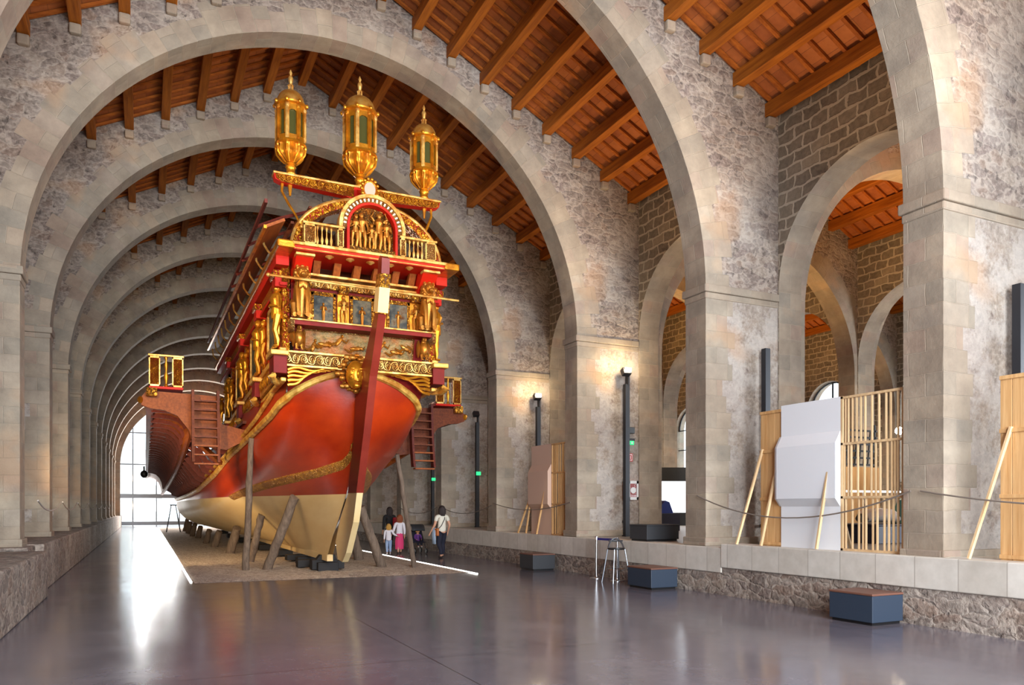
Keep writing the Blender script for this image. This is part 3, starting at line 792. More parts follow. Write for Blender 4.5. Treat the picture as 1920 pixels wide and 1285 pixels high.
b = MB(); b.box(SX-1.3, SX+1.3, 15.3, 15.46, 6.05, 6.09); b.box(SX-1.3, SX+1.3, 15.24, 15.46, 6.13, 6.18)
b.build('gallery_rail', 'gold_pale', galley, bevel=.01)
# open gallery under the cornice
b = MB(); b.box(SX-1.4, SX+1.4, 16.2, 16.25, 6.1, 6.6); b.build('gallery_back', 'brown_wood', galley)
for cx_ in (-.95, -.55, -.15, .25, .65, 1.0):
    b = MB(); b.prism([(15.45, 6.1), (15.52, 6.1), (15.5, 6.3), (15.3, 6.44), (15.2, 6.44)], SX+cx_-.07, SX+cx_+.07, 'x'); b.build('gallery_strut', 'varnished_wood', galley)
for sd in (1, -1):
    b = MB(); b.prism([(15.3, 6.0), (15.6, 6.0), (15.6, 6.42), (14.8, 6.42)], SX+sd*1.26-.16*1, SX+sd*1.26+.16, 'x'); br_ = b.build('corner_bracket', 'trim_red', galley)
    b = MB(); b.box(SX+sd*1.26-.18, SX+sd*1.26+.18, 14.78, 15.0, 6.36, 6.41); b.build('bracket_moulding', 'gold_pale', br_, bevel=.01)
# cornice and balcony
b = MB(); b.box(SX-1.5, SX+1.5, 14.68, 15.7, 6.42, 6.50); co = b.build('cornice', 'trim_red', galley)
b = MB(); b.box(SX-1.53, SX+1.53, 14.62, 15.7, 6.495, 6.555); b.box(SX-1.5, SX+1.5, 14.66, 14.72, 6.43, 6.455); b.build('cornice_moulding', 'gold_pale', co, bevel=.012)
for k in range(5):
    b = MB(); M = Matrix.Rotation(PI, 4, 'X'); b.lathe([(.0, 0), (.075, .0), (.085, .015), (.05, .03), (.03, .05), (0, .06)], (SX-.8+.4*k, 14.85, 6.42), 12, M=M)
    b.build('rosette', 'gold_pale', co, smooth=True)
BAL = empty('balustrade', (SX, 14.8, 6.555), parent=galley)
BALM = []
def pedestal(x, w, z1=6.93):
    b = MB(); b.box(SX+x-w/2, SX+x+w/2, 14.70, 14.86, 6.555, z1, 0); o = b.build('pedestal', 'gold_cream', BAL)
    b = MB(); 
    for a, c_, d, e_ in ((-w/2, -w/2+.02, 6.57, z1), (w/2-.02, w/2, 6.57, z1), (-w/2, w/2, z1-.03, z1), (-w/2, w/2, 6.555, 6.59)): b.box(SX+x+a, SX+x+c_, 14.685, 14.70, d, e_)
    b.build('pedestal_frame', 'gold_pale', BAL)
for sd in (1, -1):
    pedestal(sd*1.2, .22); pedestal(sd*.62, .12)
    for k in range(4):
        x = sd*(.76+.088*k+.02)
        b = MB(); b.lathe([(.022, 0), (.022, .02), (.012, .035), (.026, .09), (.03, .13), (.014, .2), (.01, .3), (.022, .345), (.022, .37)], (SX+x, 14.78, 6.56), 8); b.build('baluster', 'gold_pale', BAL, smooth=True)
    b = MB(); xa, xb = sorted((SX+sd*.55, SX+sd*1.33)); b.box(xa, xb, 14.66, 14.9, 6.93, 6.975); b.build('handrail', 'gold_pale', BAL, bevel=.01)
    b = MB(); b.box(SX+sd*1.31-.02, SX+sd*1.31+.02, 14.86, 16.4, 6.56, 6.62); b.box(SX+sd*1.31-.03, SX+sd*1.31+.03, 14.86, 15.6, 6.9, 6.95)
    b.build('side_rail', 'gold_pale', BAL)
    for k in range(6):
        b = MB(); b.lathe([(.022, 0), (.012, .035), (.028, .11), (.012, .2), (.01, .3), (.022, .345)], (SX+sd*1.31, 15.0+.11*k, 6.58), 8); b.build('baluster', 'gold_pale', BAL, smooth=True)
# pediment with its relief
b = MB(); ring = []
CZ = 7.02
for (ra, rb, ya, mi) in ((.59, .655, 14.64, 1), (.5, .59, 14.68, 0), (.455, .5, 14.66, 2)):
    rows = [[], [], [], []]
    for k in range(33):
        a = PI*k/32
        for j, (r_, y_) in enumerate(((rb, 14.9), (rb, ya), (ra, ya), (ra, 14.9))): rows[j].append((SX+r_*math.cos(a), y_, CZ+r_*math.sin(a)))
    b.grid(rows, mi)
    for sd in (1, -1):
        xa, xb = sorted((SX+sd*ra, SX+sd*rb)); b.box(xa, xb, ya, 14.9, 6.97 if mi != 2 else 6.56, CZ, mi)
ped = b.build('pediment', ['gold_cream', 'gold_pale', 'trim_red'], galley)
for k in range(21):
    b = MB(); a = PI*(k+.5)/21; b.cbox((SX+.545*math.cos(a), 14.67, CZ+.545*math.sin(a)), (.055, .03, .03), rot=Matrix.Rotation(-a, 4, 'Y')); b.build('dentil', 'cream_paint', ped)
b = MB(); b.prism([(SX-.46, 6.56), (SX+.46, 6.56)] + [(SX+.46*math.cos(PI*k/16), CZ+.46*math.sin(PI*k/16)) for k in range(17)], 14.84, 14.88, 'y'); rf = b.build('relief_ground', 'old_gilt', ped)
for k, (x, h_, arms, ln) in enumerate(((-.34, .66, 2, .05), (-.17, .70, 0, -.05), (.0, .52, 2, 0), (.12, .74, 1, .04), (.32, .64, 2, -.06))):
    b = MB(); figure(b, (SX+x, 14.76, 6.62), h_, arms, lean=ln, wide=1.15); b.build('relief_figure', 'bronze', ped, smooth=True)
b = MB(); b.box(SX-.45, SX+.45, 14.66, 14.86, 6.555, 6.63); b.build('relief_base', 'old_gilt', ped)
b = MB()
for k in range(26):
    a = PI*random.random(); r_ = random.uniform(.1, .42); b.ell((SX+r_*math.cos(a), 14.82, 7.12+r_*math.sin(a)*.85), (.05, .03, .035), 6, 4)
b.build('foliage_carving', 'old_gilt', ped, smooth=True)
# medallion
b = MB(); M = Matrix.Rotation(PI/2, 4, 'X'); b.lathe([(0, -.05), (.16, -.05), (.17, .0), (.135, .04), (.115, .02)], (SX, 14.9, 7.86), 24, M=M @ Matrix.Scale(1.25, 4, (0, 1, 0)))
md = b.build('medallion', 'gold', galley, smooth=True)
b = MB(); b.lathe([(0, 0), (.118, 0), (.11, .03), (0, .035)], (SX, 14.9, 7.86), 20, M=M @ Matrix.Scale(1.25, 4, (0, 1, 0)))
plain('medallion_stone', rgb(186,156,140), .6); b.build('medallion_centre', 'medallion_stone', md, smooth=True)
b = MB()
for k in range(14):
    a = 2*PI*k/14; b.ell((SX+.165*math.cos(a), 14.87, 7.86+.205*math.sin(a)), (.035, .03, .035), 6, 5)
b.build('medallion_leaves', 'gold', md, smooth=True)
b = MB(); b.bar((SX, 14.92, 7.6), (SX, 15.6, 8.05), .16, .12); b.build('beam_strut', 'trim_red', galley)

# lantern beam and three lanterns
b = MB(); 
for sd in (1, -1):
    b.prism([(SX+sd*x, z) for x, z in ((0, 7.93), (.2, 7.90), (.35, 7.95), (1.6, 8.0), (1.7, 8.04), (1.72, 8.14), (0, 8.14))], 15.58, 15.78, 'y')
lb = b.build('lantern_beam', 'trim_red', galley)
b = MB(); b.box(SX-1.74, SX+1.74, 15.54, 15.82, 8.14, 8.18); b.build('beam_cap', 'gold_pale', lb, bevel=.01)
for sd in (1, -1):
    b = MB(); b.prism([(SX+sd*x, z) for x, z in ((.15, 7.93), (1.58, 8.0), (1.68, 8.05), (1.7, 8.14), (.15, 8.14))], 15.55, 15.58, 'y'); b.build('beam_carving', 'gold_carved_fine', lb)
    b = MB(); xa, xb = sorted((SX+sd*.3, SX+sd*1.66)); scrolls(b, xa, xb, 15.54, 7.99, 8.13, 9, .012); b.build('beam_scrolls', 'gold', lb, smooth=True)
    b = MB(); b.tube([(SX+sd*1.55, 15.68, 8.0), (SX+sd*1.56, 15.68, 7.85), (SX+sd*1.45, 15.6, 7.6), (SX+sd*1.32, 15.5, 7.35), (SX+sd*1.22, 15.4, 7.1)], [.03, .025, .028, .022, .02], 8); b.build('beam_stay', 'gold', lb, smooth=True)
    b = MB(); b.tube([(SX+sd*1.4, 15.68, 8.02), (SX+sd*1.4, 15.68, 7.78)], [.05, .02], 8); b.build('beam_pendant', 'gold', lb, smooth=True)
plain('lantern_glass', rgb(66,66,34), .15, 0)
def lantern(x, z0, H, R):
    k = H/2.1; L = empty('stern_lantern', (SX+x, 15.67, z0), parent=galley); c = (SX+x, 15.67, z0)
    b = MB(); b.lathe([(.10, 0), (.11, .03), (.085, .06), (.085, .13), (.11, .16), (.09, .19)], c, 16); b.lathe([(.07*R/.3, .19*k), (.12*R/.3, .23*k), (.07*R/.3, .27*k)], c, 16)
    b.build('lantern_stem', 'gold', L, smooth=True)
    b = MB(); b.lathe([(.05, .25*k), (.14*R/.3, .30*k), (.24*R/.3, .38*k), (.285*R/.3, .47*k), (.27*R/.3, .55*k), (.30*R/.3, .60*k)], c, 48, flute=12, fd=.14); b.build('lantern_bowl', 'gold', L, smooth=True)
    b = MB(); b.lathe([(.3*R/.3, .585*k), (.325*R/.3, .6*k), (.31*R/.3, .64*k), (.28*R/.3, .65*k)], c, 24)
    for j in range(8):
        a = 2*PI*(j+.5)/8; b.ell((c[0]+R*1.02*math.cos(a), c[1]+R*1.02*math.sin(a), c[2]+.56*k), (.03, .03, .06), 6, 5)
        b.tube([(c[0]+R*q*math.cos(a), c[1]+R*q*math.sin(a), c[2]+z*k) for q, z in ((1.0, .52), (.95, .42), (.72, .33), (.4, .24))], [.028, .026, .022, .015], 6)
    b.build('lantern_collar', 'gold', L, smooth=True)
    zb, zt = .65*k, 1.36*k; n = 8
    gl = MB(); gl.lathe([(R*.86, zb), (R*.86, zt)], c, 8, M=Matrix.Rotation(PI/8, 4, 'Z')); gl.build('lantern_glass', 'lantern_glass', L)
    for j in range(n):
        a = 2*PI*(j+.5)/n
        b = MB(); px, py = c[0]+R*.95*math.cos(a), c[1]+R*.95*math.sin(a)
        M = Matrix.Translation((px, py, c[2])) @ Matrix.Rotation(a, 4, 'Z')
        b.box(-.03, .015, -.034, .034, zb, zt, 0, M); b.box(-.02, .035, -.014, .014, zb+.03, zt-.03, 0, M)
        b.ell((px, py, c[2]+zt-.05), (.05, .05, .05), 6, 5); b.build('lantern_post', 'gold_pale' if j % 2 else 'gold', L)
    b = MB(); F = []
    for j in range(n):
        a = 2*PI*j/n; M = Matrix.Translation((c[0]+R*.84*math.cos(a), c[1]+R*.84*math.sin(a), c[2])) @ Matrix.Rotation(a, 4, 'Z'); w_ = R*.33
        b.box(-.0, .025, -w_, w_, zt-.12, zt, 0, M); b.box(0, .025, -w_, w_, zb, zb+.09, 0, M)
        if j % 2: b.box(0, .03, -w_*.9, -w_*.45, zb+.1, zt-.1, 0, M); b.box(0, .03, w_*.45, w_*.9, zb+.1, zt-.1, 0, M)
        for q in (-1, 1):
            b.prism([(q*w_*.95, zt-.12), (q*w_*.95, zt-.22), (q*w_*.7, zt-.15), (q*w_*.3, zt-.12)], 0, .024, 'x')
            n0 = len(b.v)-8 - 16 + 8
            for vi in range(len(b.v)-24, len(b.v)): b.v[vi] = tuple(M @ Vector(b.v[vi]))
    b.build('lantern_tracery', 'gold', L)
    b = MB(); b.lathe([(R*.9, zt-.01), (R*1.1, zt+.02), (R*1.12, zt+.05), (R*.95, zt+.07)], c, 24); 
    for j in range(8):
        a = 2*PI*(j+.5)/8; b.ell((c[0]+R*1.12*math.cos(a), c[1]+R*1.12*math.sin(a), c[2]+zt+.05), (.035, .035, .045), 6, 5)
    b.build('lantern_cornice', 'gold', L, smooth=True)
    b = MB(); b.lathe([(R*.96, zt+.06)] + [(R*.96*math.cos(q*PI/2/9)**.8 if q < 9 else .05, zt+.06+.30*k*math.sin(q*PI/2/9)) for q in range(10)], c, 24); b.build('lantern_dome', 'dome_gold', L, smooth=True)
    zd = zt+.34*k; b = MB(); b.lathe([(.05, 0), (.06, .02), (.03, .03)], (c[0], c[1], c[2]+zd), 12)
    for j in range(6):
        a = 2*PI*j/6; b.bar((c[0]+.045*math.cos(a), c[1]+.045*math.sin(a), c[2]+zd+.02), (c[0]+.045*math.cos(a), c[1]+.045*math.sin(a), c[2]+zd+.12), .015, .015)
    b.lathe([(.05, .12), (.065, .13), (.03, .16), (.045, .22), (.05, .28), (.02, .33), (.035, .38), (0, .46)], (c[0], c[1], c[2]+zd), 10); b.build('lantern_finial', 'gold_pale', L, smooth=True)
lantern(-1.39, 8.18, 2.05, .285); lantern(1.39, 8.18, 1.95, .275); lantern(0, 8.18, 2.30, .33)

# mask on the counter
b = MB(); mc = Vector((SX-.17, 15.33, 4.26)); MK = 1.2
mcs = lambda x, y, z: Vector((x, y, z))*MK
b.ell(mc, (.2, .19, .29), 18, 14); b.ell(mc+Vector((0, -.185, -.01)), (.032, .055, .085), 8, 6); b.ell(mc+Vector((0, -.165, -.135)), (.07, .035, .022), 8, 5)
b.ell(mc+Vector((0, -.11, -.23)), (.075, .06, .06), 8, 6)
for s_ in (1, -1):
    b.ell(mc+Vector((.08*s_, -.155, .05)), (.045, .025, .022), 8, 5); b.ell(mc+Vector((.08*s_, -.155, .1)), (.065, .03, .016), 8, 5); b.ell(mc+Vector((.1*s_, -.115, -.06)), (.06, .06, .075), 8, 6)
mk = b.build('stern_mask', 'gold', galley, smooth=True)
b = MB()
for k in range(40):
    ring_ = k < 22; a = 2*PI*k/22 if ring_ else 2*PI*(k-22)/18; r1, r2 = (.25, .335) if ring_ else (.31, .39)
    if not ring_ and math.sin(a) < -.85: continue
    g_ = 1+.35*math.sin(k*2.3); b.ell(mc+Vector((r1*(.97+.06*math.sin(k*1.7))*math.cos(a), (.09 if ring_ else .12)+.04*(k % 2), r2*math.sin(a)+.03)), (.06*g_, .06, .045*g_), 7, 5)
b.build('mask_hair', 'bronze', mk, smooth=True)

# rudder
TR = [(13.92, 6.02), (14.0, 5.2), (14.45, 4.4), (14.62, 4.14), (15.1, 3.04), (15.66, 1.89), (15.96, 1.28), (16.6, .6), (16.95, .38)]
LE = [(14.12, 6.12), (14.25, 5.28), (15.0, 4.55), (15.68, 4.2), (15.86, 3.1), (16.4, 1.9), (17.18, 1.31), (17.62, .8), (17.4, .42)]
RUD = empty('rudder', (SX, 16, .3), parent=galley)
def rud(i0, i1, name, mat, w=.09, extra=None):
    b = MB(); b.prism(TR[i0:i1+1] + list(reversed(LE[i0:i1+1])), SX-w/2, SX+w/2, 'x'); return b.build(name, mat, RUD, bevel=.015)
rud(1, 5, 'rudder_stock', 'rudder_red', .15); rud(5, 8, 'rudder_blade', 'hull_white', .13)
b = MB(); b.prism([(13.96, 5.22), (14.26, 5.3), (14.12, 5.72), (13.84, 5.66)], SX-.1, SX+.1, 'x'); b.build('rudder_collar', 'hull_white', RUD, bevel=.01)
b = MB(); b.prism([(13.82, 5.66), (14.14, 5.72), (14.06, 5.95), (13.78, 5.9)], SX-.095, SX+.095, 'x'); b.build('rudder_carving', 'gold_carved_dark', RUD, bevel=.01)
b = MB(); b.prism([(13.80, 5.9), (14.06, 5.95), (14.02, 6.2), (13.9, 6.26), (13.76, 6.18)], SX-.075, SX+.075, 'x'); b.build('rudder_head', 'rudder_red', RUD, bevel=.02)
for z_, y_ in ((4.4, 14.75), (3.0, 15.4), (1.9, 16.0), (1.0, 16.6)):
    pass
b = MB(); b.tube([(SX-1.92, 14.94, 5.95), (SX-.9, 14.9, 5.93), (SX+1.9, 14.94, 5.9)], [.025, .03, .025], 8); b.ell((SX-1.92, 14.94, 5.95), (.04, .04, .04)); b.build('stern_pole', 'gold_pale', galley, smooth=True)

# lions and eagles at the corners
def lion(x):
    b = MB(); c = Vector((SX+x, 15.1, 5.26))
    b.tube([c+Vector((0, .1, 0)), c+Vector((0, .1, .2)), c+Vector((0, .02, .5)), c+Vector((0, -.02, .72))], [.12, .16, .15, .12], 10)
    b.ell(c+Vector((0, -.02, .8)), (.16, .15, .19), 12, 9); b.ell(c+Vector((0, -.12, .82)), (.11, .1, .12), 10, 8); b.ell(c+Vector((0, -.22, .77)), (.06, .07, .05), 8, 6)
    for s_ in (1, -1):
        b.ell(c+Vector((.09*s_, -.06, .95)), (.035, .03, .04), 6, 5); b.ell(c+Vector((.045*s_, -.2, .85)), (.018, .015, .018), 6, 4)
        b.tube([c+Vector((.08*s_, -.04, .55)), c+Vector((.09*s_, -.14, .3)), c+Vector((.08*s_, -.12, .05)), c+Vector((.08*s_, -.2, .02))], [.075, .05, .04, .045], 8)
        b.tube([c+Vector((.12*s_, .1, .28)), c+Vector((.15*s_, -.05, .22)), c+Vector((.14*s_, .02, .02)), c+Vector((.14*s_, -.1, .02))], [.09, .07, .05, .045], 8)
    b.tube([c+Vector((0, .2, .05)), c+Vector((.16, .24, .2)), c+Vector((.12, .22, .45))], [.03, .025, .035], 6)
    for k in range(13):
        a = -.6+(PI+1.2)*k/12; b.ell(c+Vector((.125*math.cos(a), -.04+.04*(k % 2), .79+.15*math.sin(a))), (.05, .09, .06), 6, 5)
    for k in range(5): b.ell(c+Vector((.03*(k-2), -.13, .62-.02*abs(k-2))), (.03, .05, .09), 6, 5)
    o = b.build('lion_statue', 'bronze', galley, smooth=True); return o
def eagle(x):
    b = MB(); c = Vector((SX+x, 15.38, 4.67)); s0 = 1 if x > 0 else -1
    b.ell(c+Vector((0, 0, .24)), (.1, .12, .17), 10, 8); b.ell(c+Vector((0, -.05, .43)), (.055, .065, .06), 8, 6); b.tube([c+Vector((0, 0, .33)), c+Vector((0, -.04, .42))], [.07, .05], 8)
    b.tube([c+Vector((0, -.1, .44)), c+Vector((0, -.15, .42)), c+Vector((0, -.16, .385))], [.025, .018, .004], 6)
    for s_ in (1, -1):
        b.ell(c+Vector((.1*s_, .04, .25)), (.035, .09, .19), 8, 6); b.tube([c+Vector((.05*s_, -.03, .12)), c+Vector((.05*s_, -.05, .02))], [.035, .022], 6)
        for q in (-.03, 0, .03): b.tube([c+Vector((.05*s_, -.05, .015)), c+Vector((.05*s_+q, -.11, .01))], [.012, .008], 5)
    b.ell(c+Vector((s0*.12, .16, .3)), (.06, .2, .13), 8, 6)
    b.build('eagle_statue', 'bronze', galley, smooth=True)
for x in (-1.28, 1.28): lion(x); eagle(x)

# side galleries
bays = [15.5, 18.3, 21.6, 25.2, 28.6]
for sd in (1, -1):
    X = lambda d: SX + sd*(1.5+d)
    SG = empty('side_gallery', (SX+sd*1.5, 22, 4.4), parent=galley)
    def slab(name, d0, d1, y0, y1, za0, za1, zb0, zb1, mat, bev=0):
        b = MB(); x0_, x1_ = sorted((X(d0), X(d1)))
        b.v = [(x, y, z) for x in (x0_, x1_) for y, zz in ((y0, (za0, za1)), (y1, (zb0, zb1))) for z in zz]
        for q in ((0,1,3,2), (4,6,7,5), (0,4,5,1), (2,3,7,6), (0,2,6,4), (1,5,7,3)): b.f.append(list(q)); b.uv.append(None); b.mi.append(0)
        return b.build(name, mat, SG, bevel=bev)
    gz = lambda y: 4.62-.04*(y-15.6)
    slab('gallery_wall', -.06, 0, 15.5, 28.6, gz(15.5), 6.45, gz(28.6), 6.45, 'gold_carved')
    slab('sill_beam', 0, .14, 15.45, 28.6, gz(15.5)-.02, gz(15.5)+.1, gz(28.6)-.02, gz(28.6)+.1, 'wale_gold', .02)
    slab('sill_carving', 0, .1, 15.5, 28.6, gz(15.5)-.22, gz(15.5)-.02, gz(28.6)-.22, gz(28.6)-.02, 'gold_carved')
    slab('lower_rail', 0, .11, 15.5, 28.6, gz(15.5)-.56, gz(15.5)-.48, gz(28.6)-.56, gz(28.6)-.48, 'wale_gold', .02)
    slab('pierced_band', 0, .1, 15.4, 28.6, 5.98, 6.25, 5.98, 6.25, 'gold_carved_fine')
    slab('upper_rail', 0, .14, 15.4, 28.6, 5.92, 5.98, 5.92, 5.98, 'trim_red')
    slab('eave_soffit', 0, .24, 15.2, 28.6, 6.25, 6.42, 6.25, 6.42, 'trim_red')
    slab('eave_rail', -.02, .3, 14.62, 28.8, 6.42, 6.56, 6.42, 6.56, 'gold', .03)
    for j, y in enumerate(bays[:-1]):
        y2 = bays[j+1]; w_ = y2-y; z_ = gz(y)
        # red field, framed window, pilasters with carved figures, console
        slab('red_field', 0, .02, y+.35, y2-.3, z_+.1, 5.92, z_+.1, 5.92, 'trim_red')
        slab('side_window', 0, .05, y+1.0, y+w_*.5+.55, z_+.35, 5.75, z_+.35, 5.75, 'faded_picture')
        for (ya, yb, a, c_) in ((y+.9, y+1.0, z_+.25, 5.85), (y+w_*.5+.55, y+w_*.5+.65, z_+.25, 5.85), (y+.9, y+w_*.5+.65, z_+.25, z_+.35), (y+.9, y+w_*.5+.65, 5.75, 5.85)):
            slab('window_frame', 0, .09, ya, yb, a, c_, a, c_, 'gold_pale')
        slab('pilaster', 0, .07, y+.0, y+.34, z_+.1, 5.92, z_+.1, 5.92, 'gold_carved', .01)
        b = MB(); x_ = X(.15); c_ = Vector((x_, y+.17, z_+.12))
        figure(b, c_, 1.25, 2, turn=sd*PI/2 if sd > 0 else -PI/2); b.build('side_caryatid', 'gold', SG, smooth=True)
        b = MB(); figure(b, Vector((X(.12), y2-.45, z_+.12)), 1.0, 0, turn=sd*PI/2); b.build('side_caryatid', 'gold', SG, smooth=True)
        slab('capital', 0, .22, y-.03, y+.38, 5.9, 6.1, 5.9, 6.1, 'trim_red', .01)
        slab('capital_carving', 0, .26, y-.06, y+.42, 6.08, 6.22, 6.08, 6.22, 'gold_carved', .02)
        # console below the sill
        slab('console_block', 0, .26, y-.1, y+.45, z_-.42, z_-.06, z_-.42, z_-.06, 'dark_red', .01)
        slab('console_cap', -.02, .32, y-.2, y+.55, z_-.08, z_+.02, z_-.08, z_+.02, 'wale_gold', .02)
        b = MB(); b.tube([(X(.25), y-.05, z_-.46), (X(.3), y-.12, z_-.5), (X(.24), y+.0, z_-.56), (X(.12), y+.25, z_-.56), (X(.06), y+.5, z_-.5)], [.06, .07, .07, .05, .03], 8); b.build('console_leaf', 'wale_gold', SG, smooth=True)
        slab('console_carving', 0, .16, y+.5, y+w_-.2, z_-.48, z_-.2, z_-.58, z_-.3, 'strake_gold')
        b = MB(); scrolls(b, y+.55, y2-.25, X(.17), z_-.46, z_-.22, 6, .026, 'yz'); b.build('console_scrolls', 'gold', SG, smooth=True)
        
# barrel awning frame over the poop
def arc_pts(y, r_, n=21, zc=6.56, rz=1.35, a0=0, a1=PI): return [(SX+r_*math.cos(a0+(a1-a0)*k/(n-1)), y, zc+rz*math.sin(a0+(a1-a0)*k/(n-1))) for k in range(n)]
CAN = empty('poop_canopy', (SX, 22, 6.56), parent=galley)
b = MB(); a = arc_pts(15.0, 1.5, 33, rz=1.1); a2 = arc_pts(15.0, 1.32, 33, rz=.94)
b.grid([[(p[0], 14.96, p[2]) for p in a], [(p[0], 14.96, p[2]) for p in a2], [(p[0], 15.25, p[2]) for p in a2], [(p[0], 15.25, p[2]) for p in a], [(p[0], 14.96, p[2]) for p in a]]); b.build('front_arch', 'gold_carved', CAN)
b = MB(); b.tube([(p[0], 14.96, p[2]) for p in a], .03, 6); b.build('arch_moulding', 'gold_pale', CAN, smooth=True)
for k in range(12):
    y = 16.0 + 1.15*k; b = MB(); b.tube(arc_pts(y, 1.55, 21, rz=1.32), .045, 6); b.build('canopy_rib', 'brown_wood', CAN, smooth=True)
for k in range(9):
    a_ = PI*(k+.5)/9; b = MB(); b.bar((SX+1.58*math.cos(a_), 15.6, 6.56+1.35*math.sin(a_)), (SX+1.58*math.cos(a_), 29.2, 6.56+1.35*math.sin(a_)), .06, .05); b.build('canopy_batten', 'brown_wood', CAN)
for sd in (-1,):
    b = MB(); b.grid([[(SX+sd*2.06, 14.3, 6.62), (SX+sd*2.06, 28.2, 6.98)], [(SX+sd*1.72, 14.3, 6.80), (SX+sd*1.72, 28.2, 7.12)]]); b.build('awning_board', 'varnished_wood', CAN, solid=.05)
    b = MB(); b.bar((SX+sd*2.06, 14.3, 6.62), (SX+sd*2.06, 28.2, 6.98), .05, .06); b.build('awning_edge', 'gold', CAN)
    b = MB(); b.bar((SX+sd*2.1, 13.9, 6.93), (SX+sd*2.1, 27.6, 7.12), .05, .07); b.build('awning_spar', 'dark_red_wood', CAN)
    for k in range(5):
        b = MB(); y = 15.3+1.1*k; b.tube([(SX+sd*2.1, y, 6.93), (SX+sd*1.6, y+.3, 7.28), (SX+sd*.9, y+.5, 7.62), (SX, y+.6, 7.75)], .035, 6); b.build('awning_brace', 'dark_red_wood', CAN, smooth=True)
    for k in range(12):
        y = 15.3 + 1.1*k; b = MB(); b.tube([(SX+sd*1.74, y+.35, 6.55), (SX+sd*1.84, y+.25, 6.58), (SX+sd*1.94, y+.1, 6.66), (SX+sd*1.97, y, 6.80), (SX+sd*1.98, y-.05, 6.86)], [.022]*5, 6); b.build('awning_hook', 'gold_pale', CAN, smooth=True)
        b = MB(); b.ell((SX+sd*1.66, y+.35, 6.6), (.09, .3, .07), 8, 5); b.build('eave_ornament', 'gold_carved', CAN, smooth=True)

